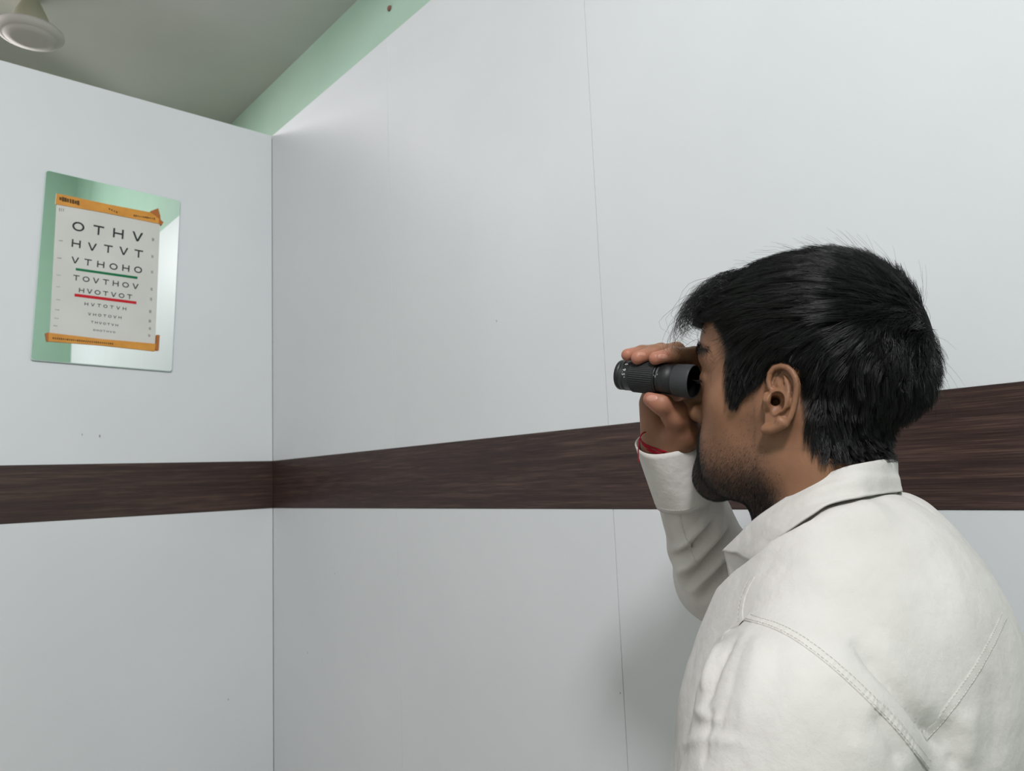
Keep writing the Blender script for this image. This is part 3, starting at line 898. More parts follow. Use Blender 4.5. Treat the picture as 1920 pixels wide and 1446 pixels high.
sv, sf = surface_nets(sd_all_shirt, (-0.20, -0.30, -0.90), (0.22, 0.33, -0.02), 0.0030)

# open hem at the hips and open cuff end: drop the closing caps
cap = (sv[:, 2] < -0.845)
fd = (RW-RE)/np.linalg.norm(RW-RE)
cap |= ((sv-RW)@fd > -0.006) & (L2(sv-RW) < 0.06)
keep = ~cap[sf].any(1)
sf = sf[keep]
used = np.unique(sf); rem = np.full(len(sv), -1); rem[used] = np.arange(len(used))
sv = sv[used]; sf = rem[sf]

# folds and creases: traced lines dropped onto the cloth, each a soft ridge or valley
def cast(px, py):
    d = BMx@ray(px, py)
    loc, nor, idx, dist = SHIRT_BVH.ray_cast(Vector(CAMB), Vector(d/np.linalg.norm(d)))
    return None if loc is None else (np.array(loc), np.array(nor))
def shirt_bvh():
    return BVHTree.FromPolygons([Vector(v) for v in sv], [tuple(int(i) for i in f) for f in sf])
SHIRT_BVH = shirt_bvh()
def cast_line(pix, n=24):
    q = catmull(pix, n)
    out = [cast(*p) for p in q]
    out = [o for o in out if o is not None]
    return np.array([o[0] for o in out])
def dist_line(P, line):
    best = np.full(len(P), 1e9)
    tt = np.zeros(len(P))
    for i in range(len(line)-1):
        a, b = line[i], line[i+1]; ab = b-a
        t = np.clip(((P-a)@ab)/(ab@ab+1e-12), 0, 1)
        d = L2(P-a-t[:, None]*ab)
        m = d < best
        best = np.where(m, d, best); tt = np.where(m, (i+t)/(len(line)-1), tt)
    return best, tt
# (traced pixels, height in metres, half width in metres)
FOLDS = [
    ([(1391, 1188), (1371, 1207), (1354, 1235), (1336, 1270), (1318, 1330)], -0.0045, 0.0060),
    ([(1378, 1182), (1350, 1212), (1330, 1250), (1314, 1296)], 0.0035, 0.0065),
    ([(1410, 1182), (1391, 1217), (1373, 1272), (1356, 1338), (1336, 1420)], -0.0012, 0.0035),
    ([(1425, 1186), (1412, 1240), (1400, 1310), (1390, 1400)], 0.0016, 0.0070),
    ([(1460, 1200), (1450, 1260), (1440, 1340)], -0.0012, 0.0080),
    ([(1560, 1270), (1590, 1330), (1600, 1400)], -0.0020, 0.0110),
    ([(1598, 1199), (1644, 1245), (1690, 1296), (1726, 1346), (1777, 1416)], -0.0085, 0.0065),
    ([(1630, 1190), (1670, 1230), (1716, 1290), (1760, 1350)], 0.0025, 0.0100),
    ([(1640, 1330), (1672, 1385), (1690, 1440)], -0.0040, 0.0090),
    ([(1330, 1330), (1325, 1380), (1318, 1440)], -0.0030, 0.0070),
    ([(1300, 1330), (1322, 1345), (1350, 1352)], 0.0020, 0.0040),
    ([(1276, 1400), (1310, 1385), (1345, 1388), (1400, 1396)], 0.0016, 0.0040),
    ([(1296, 1362), (1320, 1352), (1336, 1330)], -0.0022, 0.0045),
    ([(1690, 1000), (1760, 1040), (1800, 1120), (1820, 1220)], 0.0012, 0.0140),
    ([(1470, 1060), (1540, 1010), (1640, 980)], 0.0012, 0.0100),
    ([(1440, 1100), (1500, 1040), (1560, 1000)], -0.0010, 0.0080),
    ([(1810, 1330), (1820, 1380), (1812, 1440)], 0.0030, 0.0100),
    ([(1770, 1350), (1790, 1400), (1790, 1446)], -0.0035, 0.0090),
    ([(1860, 1260), (1872, 1330), (1866, 1440)], -0.0020, 0.0120),
    # right sleeve, gathered at the elbow
    ([(1262, 1046), (1292, 1030), (1320, 998), (1338, 976)], -0.0090, 0.0048),
    ([(1262, 1034), (1288, 1018), (1312, 992), (1330, 968)], 0.0067, 0.0060),
    ([(1288, 1096), (1304, 1073), (1340, 1034), (1368, 992)], -0.0105, 0.0052),
    ([(1272, 1072), (1300, 1054), (1336, 1014), (1362, 984)], 0.0075, 0.0065),
    ([(1314, 1128), (1328, 1101), (1350, 1078), (1372, 1052)], -0.0105, 0.0055),
    ([(1300, 1112), (1322, 1086), (1346, 1056), (1380, 1016)], 0.0067, 0.0060),
    ([(1318, 928), (1322, 950), (1306, 985)], -0.0030, 0.0050),
    ([(1350, 925), (1352, 960), (1340, 1000)], 0.0045, 0.0060),
    ([(1240, 935), (1248, 980), (1262, 1020)], 0.0037, 0.0060),
]
nrm = grad(sd_all_shirt, sv.astype(np.float32), 0.002).astype(float)
disp = np.zeros(len(sv))
for pix, hgt, wid in FOLDS:
    ln = cast_line(pix)
    if len(ln) < 3: continue
    near = (sv > ln.min(0)-4*wid).all(1) & (sv < ln.max(0)+4*wid).all(1)
    d, t = dist_line(sv[near], ln)
    disp[near] += hgt*np.exp(-(d/wid)**(1.25 if hgt < 0 else 2.0))*np.clip(np.minimum(t, 1-t)*5, 0, 1)**0.7
# loose-cloth unevenness
for px_, py_, h_ in ((1266, 1040, 0.005), (1284, 1086, 0.006), (1308, 1124, 0.006), (1236, 930, 0.002)):
    c_ = w2b(at(px_, py_, 0.915)); dd_ = L2(sv-c_); sel = dd_ < 0.06
    disp[sel] += h_*np.exp(-(dd_[sel]/0.016)**2)
disp += 0.0017*vnoise(sv, 22, 3) + 0.0008*vnoise(sv*np.array([1, 1, 0.5]), 55, 4)
lower = np.clip((-sv[:, 2]-0.30)/0.15, 0, 1)
disp += lower*0.004*vnoise(sv*np.array([1, 1, 0.35]), 14, 5)
sv = sv + nrm*disp[:, None]

M_shirt = material('off_white_cotton', srgb(207, 203, 200), 0.85, 0.15)
def cloth_nodes(m):
    n, l, b = nodes_of(m)
    tc = n.new('ShaderNodeTexCoord')
    nz = n.new('ShaderNodeTexNoise'); nz.inputs['Scale'].default_value = 14; nz.inputs['Detail'].default_value = 5
    l.new(tc.outputs['Object'], nz.inputs['Vector'])
    cr = n.new('ShaderNodeValToRGB')
    cr.color_ramp.elements[0].position = 0.3; cr.color_ramp.elements[0].color = srgb(202, 198, 194)
    cr.color_ramp.elements[1].position = 0.7; cr.color_ramp.elements[1].color = srgb(212, 208, 205)
    l.new(nz.outputs['Fac'], cr.inputs['Fac']); l.new(cr.outputs['Color'], b.inputs['Base Color'])
    n2 = n.new('ShaderNodeTexNoise'); n2.inputs['Scale'].default_value = 60; n2.inputs['Detail'].default_value = 6
    l.new(tc.outputs['Object'], n2.inputs['Vector'])
    w = n.new('ShaderNodeTexNoise'); w.inputs['Scale'].default_value = 1400; w.inputs['Detail'].default_value = 1
    l.new(tc.outputs['Object'], w.inputs['Vector'])
    b1 = n.new('ShaderNodeBump'); b1.inputs['Strength'].default_value = 0.5; b1.inputs['Distance'].default_value = 0.0035
    l.new(n2.outputs['Fac'], b1.inputs['Height'])
    b2 = n.new('ShaderNodeBump'); b2.inputs['Strength'].default_value = 0.25; b2.inputs['Distance'].default_value = 0.0004
    l.new(w.outputs['Fac'], b2.inputs['Height']); l.new(b1.outputs['Normal'], b2.inputs['Normal'])
    l.new(b2.outputs['Normal'], b.inputs['Normal'])
    b.inputs['Sheen Weight'].default_value = 0.1
cloth_nodes(M_shirt)
shirt = new_obj('shirt', mesh_fast('shirt', b2w(sv), sf, True), M_shirt, person)
shirt['label'] = 'off-white long-sleeved cotton shirt'
SHIRT_BVH = shirt_bvh()

# ------------------------------------------------------------------ seams: raised felled bands and stitches
def band(name, pix, side, width, rise, n=60, mat=M_shirt, wob=0.0):
    "ribbon lying on the cloth: one crisp edge along the traced line, the other fading into the cloth"
    q = catmull(pix, n)
    pts = [cast(*p) for p in q]
    pts = [p for p in pts if p is not None]
    C_ = np.array([p[0] for p in pts]); N_ = np.array([p[1] for p in pts])
    N_ = np.array([N_[max(0, i-2):i+3].mean(0) for i in range(len(N_))]); N_ /= np.linalg.norm(N_, axis=1)[:, None]
    T_ = np.gradient(C_, axis=0); T_ /= np.linalg.norm(T_, axis=1)[:, None]
    S_ = np.cross(N_, T_)*side
    if wob:
        ph = np.cumsum(rng.uniform(0.6, 1.4, len(C_)))
        puck = (np.sin(ph*1.3)+0.6*np.sin(ph*0.47+1))*wob*rng.uniform(0.2, 1.0, len(C_))
    else:
        puck = np.zeros(len(C_))
    prof = [(0.0, -0.0006), (0.035, rise*0.9), (0.12, rise*1.1), (0.35, rise*0.95), (0.65, rise*0.8), (0.9, rise*0.45), (1.0, -0.0003)]
    V = []
    for i in range(len(C_)):
        for a, b in prof:
            base = C_[i] + S_[i]*a*width
            hit = SHIRT_BVH.find_nearest(Vector(base))
            bb = np.array(hit[0]) if hit[0] is not None else base
            V.append(bb + N_[i]*(b + (puck[i] if b > 0 else 0)))
    m = len(prof); F = []
    for i in range(len(C_)-1):
        for k in range(m-1):
            F.append((i*m+k, i*m+k+1, (i+1)*m+k+1, (i+1)*m+k))
    return new_obj(name, mesh_fast(name, b2w(np.array(V)), np.array(F), True), mat, shirt), C_, N_, S_
def stitches(name, C_, N_, S_, off, rise, step=0.0032, ln=0.0020):
    seg = np.r_[0, np.cumsum(np.linalg.norm(np.diff(C_, axis=0), axis=1))]
    ss = np.arange(0.002, seg[-1]-0.003, step)
    def P_(s):
        i = np.clip(np.searchsorted(seg, s)-1, 0, len(C_)-2); t = ((s-seg[i])/(seg[i+1]-seg[i]))[:, None]
        return C_[i]*(1-t)+C_[i+1]*t + (S_[i]*off + N_[i]*rise)
    a = P_(ss); b = P_(ss+ln); mid = (a+b)/2
    paths = np.stack([a, mid, b], 1)
    me = strand_mesh(name, b2w(paths.reshape(-1, 3)).reshape(paths.shape), np.full(len(a), 0.00022), np.full(len(a), 0.00022), 4)
    o = new_obj(name, me, M_thread, shirt); o['kind'] = 'stuff'
    return o
M_thread = material('white_thread', srgb(214, 213, 204), 0.7, 0.2)
o, c_, n_, s_ = band('armhole_seam', [(1395, 1164), (1440, 1177), (1480, 1196), (1520, 1223), (1560, 1255), (1600, 1291), (1640, 1330), (1680, 1372), (1712, 1412), (1738, 1446)], 1, 0.0085, 0.0009, 170, wob=0.00030)
if (s_[len(s_)//2]@(w2b(at(1640, 1250, 0.52))-c_[len(c_)//2])) < 0:
    bpy.data.objects.remove(o)
    o, c_, n_, s_ = band('armhole_seam', [(1395, 1164), (1440, 1177), (1480, 1196), (1520, 1223), (1560, 1255), (1600, 1291), (1640, 1330), (1680, 1372), (1712, 1412), (1738, 1446)], -1, 0.0085, 0.0009, 170, wob=0.00030)
stitches('stitching', c_, n_, s_, 0.0070, 0.0009)
stitches('stitching', c_, n_, s_, 0.0018, 0.0013)
o, c_, n_, s_ = band('yoke_seam', [(1738, 1391), (1768, 1357), (1800, 1318), (1835, 1266), (1865, 1212), (1888, 1163)], 1, 0.0085, 0.0002, 50, wob=0.00012)
stitches('stitching', c_, n_, s_, 0.0015, 0.0005); stitches('stitching', c_, n_, s_, 0.0068, 0.0004)
o, c_, n_, s_ = band('front_yoke_seam', [(1395, 1164), (1393, 1150), (1396, 1128), (1404, 1104), (1416, 1082)], 1, 0.0070, 0.0004, 30, wob=0.0002)
stitches('stitching', c_, n_, s_, 0.0060, 0.0005)
o, c_, n_, s_ = band('shoulder_seam', [(1395, 1165), (1380, 1170), (1366, 1180), (1352, 1196)], 1, 0.0060, 0.0008, 20, wob=0.0002)

o, c_, n_, s_ = band('sleeve_seam', [(1259, 934), (1266, 962), (1276, 1000), (1289, 1030), (1300, 1062)], 1, 0.0075, 0.0005, 60, wob=0.0003)
stitches('stitching', c_, n_, s_, 0.0058, 0.0006)

# ------------------------------------------------------------------ collar: stand and turned-down leaf
NC = 48
TL, BLr, SL = catmull(top_l, NC), catmull(bot_l, NC), catmull(std_l, NC)
mir_ = lambda A: (A*np.array([1, -1, 1]))[::-1]
join = lambda A: np.vstack([mir_(A)[:-1], A])
TL, BLr, SL = join(TL), join(BLr), join(SL)
def sheet_mesh(name, rows, thick, parent, mat=M_shirt, closed=False):
    "thick sheet from rows (m, n, 3)"
    rows = np.asarray(rows); m, n, _ = rows.shape
    du = np.gradient(rows, axis=1); dv = np.gradient(rows, axis=0)
    N = np.cross(du, dv); N /= np.maximum(np.linalg.norm(N, axis=2, keepdims=True), 1e-9)
    A = (rows + N*thick/2).reshape(-1, 3); Bq = (rows - N*thick/2).reshape(-1, 3)
    V = np.vstack([A, Bq]); F = []
    for i in range(m-1):
        for j in range(n-1):
            a = i*n+j
            F.append((a, a+1, a+n+1, a+n)); F.append((m*n+a, m*n+a+n, m*n+a+n+1, m*n+a+1))
    ring = [(0, j) for j in range(n)] + [(i, n-1) for i in range(1, m)] + [(m-1, j) for j in range(n-2, -1, -1)] + [(i, 0) for i in range(m-2, 0, -1)]
    for k in range(len(ring)):
        a = ring[k][0]*n+ring[k][1]; b = ring[(k+1) % len(ring)]; b = b[0]*n+b[1]
        F.append((a, m*n+a, m*n+b, b))
    me = mesh_fast(name, b2w(V), np.array(F), True)
    bm = bmesh.new(); bm.from_mesh(me); bmesh.ops.recalc_face_normals(bm, faces=bm.faces[:]); bm.to_mesh(me); bm.free()
    return new_obj(name, me, mat, parent)
nt = len(TL)
outw = TL - np.array([-0.01, 0, 0])*0 ; outw = (BLr-SL); outw /= np.linalg.norm(outw, axis=1)[:, None]
s_arc = np.arange(nt)
leaf_rows = []
for v in np.linspace(0, 1, 22):
    bulge = 0.0055*math.sin(math.pi*min(1, v*1.15))*(1-v*0.4)
    row = TL*(1-v) + BLr*v + outw*bulge
    # lengthwise rumple of the leaf, and the puckered stitched edge
    rump = 0.0018*np.sin(s_arc*0.16 + v*7.0) * math.sin(math.pi*v) + 0.0026*math.sin(v*11.0)*np.sin(s_arc*0.045+0.6)*math.sin(math.pi*v)
    puck = 0.0007*np.sin(s_arc*1.25)*math.exp(-((v-0.90)/0.06)**2)
    row = row + outw*(rump+puck)[:, None]
    leaf_rows.append(row)
collar = sheet_mesh('collar', leaf_rows, 0.0016, shirt)
stand_rows = [SL*(1-v) + (TL*0.985+np.array([-0.012, 0, -0.09])*0.015 + outw*0.0010)*v + outw*0.0015*math.sin(math.pi*v) for v in np.linspace(0, 1, 9)]
sheet_mesh('collar_stand', stand_rows, 0.0016, shirt)
# stitched line round the leaf
def row_stitches(name, curve, nrm_, off, step, ln, rad):
    seg = np.r_[0, np.cumsum(np.linalg.norm(np.diff(curve, axis=0), axis=1))]
    ss = np.arange(0.001, seg[-1]-ln, step)
    def P_(s): return np.stack([np.interp(s, seg, (curve+nrm_*off)[:, k]) for k in range(3)], 1)
    paths = np.stack([P_(ss), P_(ss+ln/2), P_(ss+ln)], 1)
    o = new_obj(name, strand_mesh(name, b2w(paths.reshape(-1, 3)).reshape(paths.shape), np.full(len(ss), rad), np.full(len(ss), rad), 4), M_thread, shirt)
    o['kind'] = 'stuff'
row_stitches('stitching', leaf_rows[18], outw, 0.0010, 0.0034, 0.0022, 0.00022)

# ------------------------------------------------------------------ front placket and buttons
pv, pn = [], []
for u_ in np.linspace(-0.205, -0.83, 60):
    row = []
    for l_ in (-0.016, -0.0155, -0.008, 0.0, 0.008, 0.0155, 0.016):
        h = SHIRT_BVH.ray_cast(Vector((0.5, l_, u_)), Vector((-1, 0, 0)))
        if h[0] is None: break
        row.append(np.array(h[0]) + np.array([0.0009 if abs(l_) < 0.0158 else -0.0006, 0, 0]))
    if len(row) == 7: pv.append(row)
if len(pv) > 4:
    m_ = len(pv); V = np.array(pv).reshape(-1, 3)
    F = [(i*7+k, i*7+k+1, (i+1)*7+k+1, (i+1)*7+k) for i in range(m_-1) for k in range(6)]
    new_obj('placket', mesh_fast('placket', b2w(V), np.array(F), True), M_shirt, shirt)
    M_button = material('white_button', srgb(222, 220, 212), 0.3, 0.5)
    bme = lathe_mesh('button', [(0.0, 0.0012), (0.0030, 0.0012), (0.0040, 0.0020), (0.0052, 0.0018), (0.0055, 0.0008), (0.0050, 0.0)], 24)
    for i in range(4, m_, 9):
        c_ = pv[i][3]; a_ = np.array(pv[min(i+1, m_-1)][3])-np.array(pv[max(i-1, 0)][3]); a_ /= np.linalg.norm(a_)
        n_ = np.cross(np.array([0, 1.0, 0]), a_); n_ = n_ if n_[0] > 0 else -n_
        bo = new_obj('button', bme, M_button, shirt)
        wn = Vector(n_@BMx); bo.location = Vector(b2w(np.array(c_)+n_*0.0004)); bo.rotation_euler = wn.to_track_quat('Z', 'Y').to_euler()

# ------------------------------------------------------------------ right cuff
CUF0 = w2b(at(1252, 824, 0.848)); CUF1 = w2b(at(1292, 926, 0.872))
ax_ = (CUF1-CUF0)/np.linalg.norm(CUF1-CUF0)
tow = w2b(at(1195, 818, 0.848)) - CUF0; e1 = tow - ax_*(tow@ax_); e1 /= np.linalg.norm(e1); e2 = np.cross(ax_, e1)
CUFL = np.linalg.norm(CUF1-CUF0)
rows_ = []
for v in np.linspace(0, 1, 14):
    r_ = 0.0362*(1-v)+0.0396*v
    ring = []
    for a in np.linspace(0, 2*math.pi, 73):
        ca, sa = math.cos(a), math.sin(a)
        rr_ = r_*(1 - 0.02*math.sin(3*a+1)*(1-v) + 0.012*math.sin(5*a+v*3))
        ring.append(CUF0 + ax_*(v*CUFL - 0.006*ca*(1-v)) + e1*ca*rr_ + e2*sa*rr_*(0.92+0.06*v))
    rows_.append(ring)
cuff = sheet_mesh('cuff', np.array(rows_), 0.0018, shirt)
curve = np.array(rows_[-2]); ctr_ = CUF0+ax_*CUFL*0.93
cn = curve-ctr_; cn -= (cn@ax_)[:, None]*ax_; cn /= np.linalg.norm(cn, axis=1)[:, None]
row_stitches('stitching', curve, cn, 0.0012, 0.0034, 0.0022, 0.00022)

# ------------------------------------------------------------------ trousers and shoes (below the frame)
def sd_trousers(P):
    Q = P.copy(); Q[:, 1] = np.abs(Q[:, 1])
    d = ell(P, (-0.005, 0, -0.80), (0.125, 0.165, 0.13))
    d = smin(d, cone(Q, (-0.005, 0.085, -0.86), (0.01, 0.10, -1.14), 0.092, 0.072), 0.03)
    d = smin(d, cone(Q, (0.01, 0.10, -1.14), (-0.01, 0.105, -1.50), 0.070, 0.056), 0.02)
    return d
tv, tf = surface_nets(sd_trousers, (-0.2, -0.26, -1.58), (0.2, 0.26, -0.62), 0.008)
M_trouser = material('dark_trousers', srgb(46, 48, 56), 0.85, 0.2)
add_noise(M_trouser, nscale=700, detail=2, bump=0.2, bump_dist=0.0005)
new_obj('trousers', mesh_fast('trousers', b2w(tv), tf, True), M_trouser, person)
M_shoe = material('black_shoe_leather', srgb(30, 28, 28), 0.4, 0.5)
FLOOR_B = -HO[2]
def sd_shoe(P):
    d = ell(P, (0.055, 0, 0.035), (0.135, 0.048, 0.048))
    d = smin(d, ell(P, (-0.03, 0, 0.055), (0.06, 0.045, 0.06)), 0.03)
    return smax(d, -(P[:, 2]-0.0015), 0.004)
shv, shf = surface_nets(sd_shoe, (-0.11, -0.07, -0.01), (0.21, 0.07, 0.13), 0.006)
for sd_ in (1, -1):
    v = shv*np.array([1, sd_, 1]) + np.array([0.0, 0.105*sd_, FLOOR_B])
    new_obj('shoe', mesh_fast('shoe', b2w(v), shf[:, ::sd_], True), M_shoe, person)

# ================================================================== monocular
M_black = material('black_metal', srgb(24, 25, 27), 0.38, 0.5)
M_black2 = material('satin_black_body', srgb(30, 31, 33), 0.5, 0.45)
M_rubber = material('grey_black_rubber', srgb(52, 54, 57), 0.62, 0.4)
M_lens = material('coated_lens', (0.01, 0.012, 0.02), 0.03, 0.8)
M_print = material('white_print', srgb(205, 205, 205), 0.6, 0.2)
mono = new_obj('monocular', None, label='small black monocular held in the hand in front of the eye', category='monocular')
# local z of the lathe parts runs from the eyecup to the objective
mono.matrix_world = Matrix(((MR[0], MU[0], MA[0], ME[0]), (MR[1], MU[1], MA[1], ME[1]), (MR[2], MU[2], MA[2], ME[2]), (0, 0, 0, 1)))
Lm = MLEN
M_void = material('matt_black_lining', srgb(10, 10, 11), 0.9, 0.1)
new_obj('eyecup_lining', lathe_mesh('eyecup_lining', [(0.0086, 0.0165), (0.0140, 0.014), (0.0158, 0.006), (0.0162, 0.0008)], 72), M_void, mono)
new_obj('eyecup', lathe_mesh('eyecup', [(0.0090, 0.0175), (0.0146, 0.0152), (0.0163, 0.006), (0.0164, 0.0005), (0.0168, 0.0), (0.0174, 0.0006), (0.0176, 0.003), (0.0168, 0.019), (0.0162, 0.0205), (0.0150, 0.0208), (0.0085, 0.0208)], 72, closed=True), M_rubber, mono)
new_obj('eyepiece_lens', lathe_mesh('eyepiece_lens', [(0.0, 0.0145), (0.005, 0.0152), (0.0086, 0.0170), (0.0086, 0.0190)], 48), M_lens, mono)
new_obj('eyepiece_body', lathe_mesh('eyepiece_body', [(0.010, 0.020), (0.0156, 0.0203), (0.0157, 0.0345), (0.0152, 0.0350), (0.0152, 0.0366), (0.0158, 0.0370), (0.0158, 0.0378), (0.0150, 0.0380), (0.0150, 0.0405), (0.010, 0.0405)], 72), M_black2, mono)
# ribbed grip ring: rows of rounded teeth round the barrel
g0, g1 = 0.0405, 0.0690
def grip_mesh():
    seg, rows = 46, 18
    V, F = [], []
    m = seg*6; k = rows*4
    for j in range(k+1):
        z = g0 + (g1-g0)*j/k
        tz = 0.0 if j in (0, k) else (1.0 if j % 4 in (2, 3) else 0.55)
        for i in range(m):
            a = 2*math.pi*i/m
            tooth = (0.0, 0.8, 1.0, 1.0, 0.8, 0.0)[i % 6]
            r = 0.0164 + (0.0006 + 0.0006*tooth*tz if 0 < j < k else -0.0002)
            V.append((r*math.cos(a), r*math.sin(a), z))
    for j in range(k):
        for i in range(m):
            i2 = (i+1) % m
            F.append((j*m+i, j*m+i2, (j+1)*m+i2, (j+1)*m+i))
    return mesh_fast('grip_ring', V, F, False)
new_obj('grip_ring', grip_mesh(), M_black2, mono)
new_obj('grip_shoulder', lathe_mesh('grip_shoulder', [(0.0150, g0-0.002), (0.0168, g0-0.0014), (0.0170, g0+0.0002), (0.0160, g0+0.0004)], 72), M_black, mono)
teeth = []
new_obj('objective_barrel', lathe_mesh('objective_barrel', [(0.0150, g1-0.001), (0.0165, g1-0.0006), (0.0167, g1+0.0004), (0.0163, g1+0.0012), (0.0162, Lm-0.0060), (0.0160, Lm-0.0058), (0.0160, Lm-0.0045), (0.0163, Lm-0.0042), (0.0164, Lm-0.0010), (0.0158, Lm), (0.0140, Lm), (0.0132, Lm-0.004), (0.0130, Lm-0.006)], 80), M_black, mono)
new_obj('objective_lens', lathe_mesh('objective_lens', [(0.0, Lm-0.0035), (0.006, Lm-0.0042), (0.0131, Lm-0.006)], 48), M_lens, mono)
V, F = [], []
for i in range(90):
    a0, a1 = 2*math.pi*i/90, 2*math.pi*(i+0.45)/90
    b = len(V)
    for a in (a0, a1):
        for r, z in ((0.0159, Lm-0.0098), (0.0164, Lm-0.0098), (0.0164, Lm-0.0074), (0.0159, Lm-0.0074)):
            V.append((r*math.cos(a), r*math.sin(a), z))
    F += [(b, b+1, b+5, b+4), (b+1, b+2, b+6, b+5), (b+2, b+3, b+7, b+6), (b, b+3, b+2, b+1), (b+4, b+5, b+6, b+7)]
new_obj('knurled_ring', mesh_of('knurled_ring', V, F), material('worn_black_edge', srgb(58, 58, 58), 0.45, 0.5), mono)

def wrapped_text(txt, z0, ang0, size, r, mat, name='lettering'):
    "printed characters laid round the barrel; text runs down the near side"
    cu = bpy.data.curves.new(name, 'FONT'); cu.body = txt; cu.size = size; cu.extrude = 0.0
    cu.space_character = 1.25
    tmp = bpy.data.objects.new(name, cu); COL.objects.link(tmp)
    bpy.context.view_layer.update()
    me = bpy.data.meshes.new_from_object(tmp.evaluated_get(bpy.context.evaluated_depsgraph_get()))
    bpy.data.objects.remove(tmp)
    bm = bmesh.new(); bm.from_mesh(me)
    bmesh.ops.subdivide_edges(bm, edges=bm.edges[:], cuts=1)
    for v in bm.verts:
        x, y = v.co.x, v.co.y
        a = ang0 + x/r
        v.co = Vector((r*math.cos(a), r*math.sin(a), z0 - y))
    bm.to_mesh(me); bm.free()
    return new_obj(name, me, mat, mono)
wrapped_text('x16  9.5\u00b0', Lm-0.0106, math.radians(108), 0.0052, 0.01640, M_print)
for a, z, w in ((168, 0.0348, 0.0016), (172, 0.0385, 0.0012), (176, 0.0368, 0.0022)):
    a = math.radians(a); r = 0.01595
    da = w/r
    V = [(r*math.cos(a+s*da/2), r*math.sin(a+s*da/2), z+t) for s, t in ((-1, 0), (1, 0), (1, 0.0004), (-1, 0.0004))]
    new_obj('index_mark', mesh_of('index_mark', V, [(0, 1, 2, 3)]), M_print, mono)

# ================================================================== red thread on the wrist
M_red = material('red_cotton_thread', srgb(150, 22, 40), 0.85, 0.2)
wr0 = w2m(at(1256, 831, 0.850))
wa = FOREDIR; w1 = w2m(at(1200, 838, 0.851))-wr0; w1 = w1-wa*(w1@wa); w1 /= np.linalg.norm(w1); w2 = np.cross(wa, w1)
lines = []
hand_bvh = BVHTree.FromPolygons([Vector(v) for v in gv], [tuple(int(i) for i in f) for f in gf])
for k in range(9):
    zz = -0.004 + 0.0012*k
    pts = []
    for a in np.linspace(0, 2*math.pi, 61):
        c0 = wr0 + wa*(zz + 0.0012*math.sin(a*2+k*1.7) - 0.013*math.cos(a))
        dr = w1*math.cos(a)+w2*math.sin(a)
        hit = hand_bvh.ray_cast(Vector(c0+dr*0.06), Vector(-dr))
        rr_ = 0.026 if hit[0] is None else min(0.0275, np.linalg.norm(np.array(hit[0])-c0))
        pts.append(c0 + dr*(rr_+0.0007))
    pts = np.array(pts)
    for it in range(2):
        pts[1:-1] = (pts[:-2]+pts[1:-1]*2+pts[2:])/4
    lines.append(pts)
thread = new_obj('wrist_thread', strand_mesh('wrist_thread', m2w(np.array(lines).reshape(-1, 3)).reshape(9, 61, 3), np.full(9, 0.0009), np.full(9, 0.0009), 6), M_red, person)
thread['label'] = 'red thread wound round the wrist'
tail = catmull([at(1224, 808, 0.852), at(1206, 812, 0.838), at(1199, 824, 0.834), at(1197, 845, 0.834), at(1197.5, 867, 0.834)], 20)
new_obj('thread_end', strand_mesh('thread_end', tail[None], np.array([0.0008]), np.array([0.0007]), 6), M_red, thread)

# ------------------------------------------------------------------ finger nails
M_nail = material('finger_nail', srgb(184, 132, 114), 0.38, 0.4)
def nail(px, py, wpx, hpx, rot):
    "small curved plate resting on the fingertip seen at this pixel"
    c = HANDW.ray_cast(Vector(CAM), Vector(ray(px, py)).normalized())
    if c[0] is None: return
    nrm_ = np.array(c[1]); p = np.array(c[0]); dep = float((p-CAM)@CF)
    u_ = math.cos(rot)*CR - math.sin(rot)*CU; u_ = u_ - nrm_*(u_@nrm_); u_ /= np.linalg.norm(u_)
    v_ = np.cross(nrm_, u_)
    a, b = wpx/2*dep/FPX, hpx/2*dep/FPX
    V, F = [], []
    nr, ns = 5, 20
    for i in range(nr+1):
        q = i/nr
        for k in range(ns):
            t = 2*math.pi*k/ns
            ct, st = math.cos(t), math.sin(t)
            x = a*q*math.copysign(abs(ct)**0.75, ct); y = b*q*math.copysign(abs(st)**0.75, st)
            h = HANDW.find_nearest(Vector(p+u_*x+v_*y))
            V.append(np.array(h[0]) + np.array(h[1])*0.00045*(1-q**5))
    for i in range(nr):
        for k in range(ns):
            k2 = (k+1) % ns
            F.append((i*ns+k, i*ns+k2, (i+1)*ns+k2, (i+1)*ns+k))
    new_obj('finger_nail', mesh_fast('finger_nail', np.array(V), np.array(F), True), M_nail, person)
HANDW = BVHTree.FromPolygons([Vector(v) for v in m2w(gv)], [tuple(int(i) for i in f) for f in gf])
nail(1243, 669, 20, 11, 0.10)
nail(1203, 664, 18, 9, 0.15)
nail(1222, 747, 22, 14, -0.1)

# ================================================================== hair
HAIR_POLY_PX = [(1346, 596), (1357, 618), (1366, 645), (1371, 676), (1368, 720), (1374, 756), (1378, 762), (1386, 748), (1402, 732), (1424, 715), (1440, 706), (1448, 692), (1470, 688), (1500, 700), (1514, 728), (1524, 764), (1520, 800), (1522, 830), (1545, 863), (1600, 868), (1672, 854)]
head_bvh = BVHTree.FromPolygons([Vector(v) for v in hv], [tuple(int(i) for i in f) for f in hf])
skv, skf = surface_nets(sd_head, (-0.125, -0.092, -0.27), (0.135, 0.092, 0.145), 0.004)
scalp_bvh = BVHTree.FromPolygons([Vector(v) for v in skv], [tuple(int(i) for i in f) for f in skf])
line = []
for p in HAIR_POLY_PX:
    d = HM@ray(*p)
    h = scalp_bvh.ray_cast(Vector(CAMH), Vector(d).normalized())
    if h[0] is not None: line.append((h[0][0], h[0][2]))
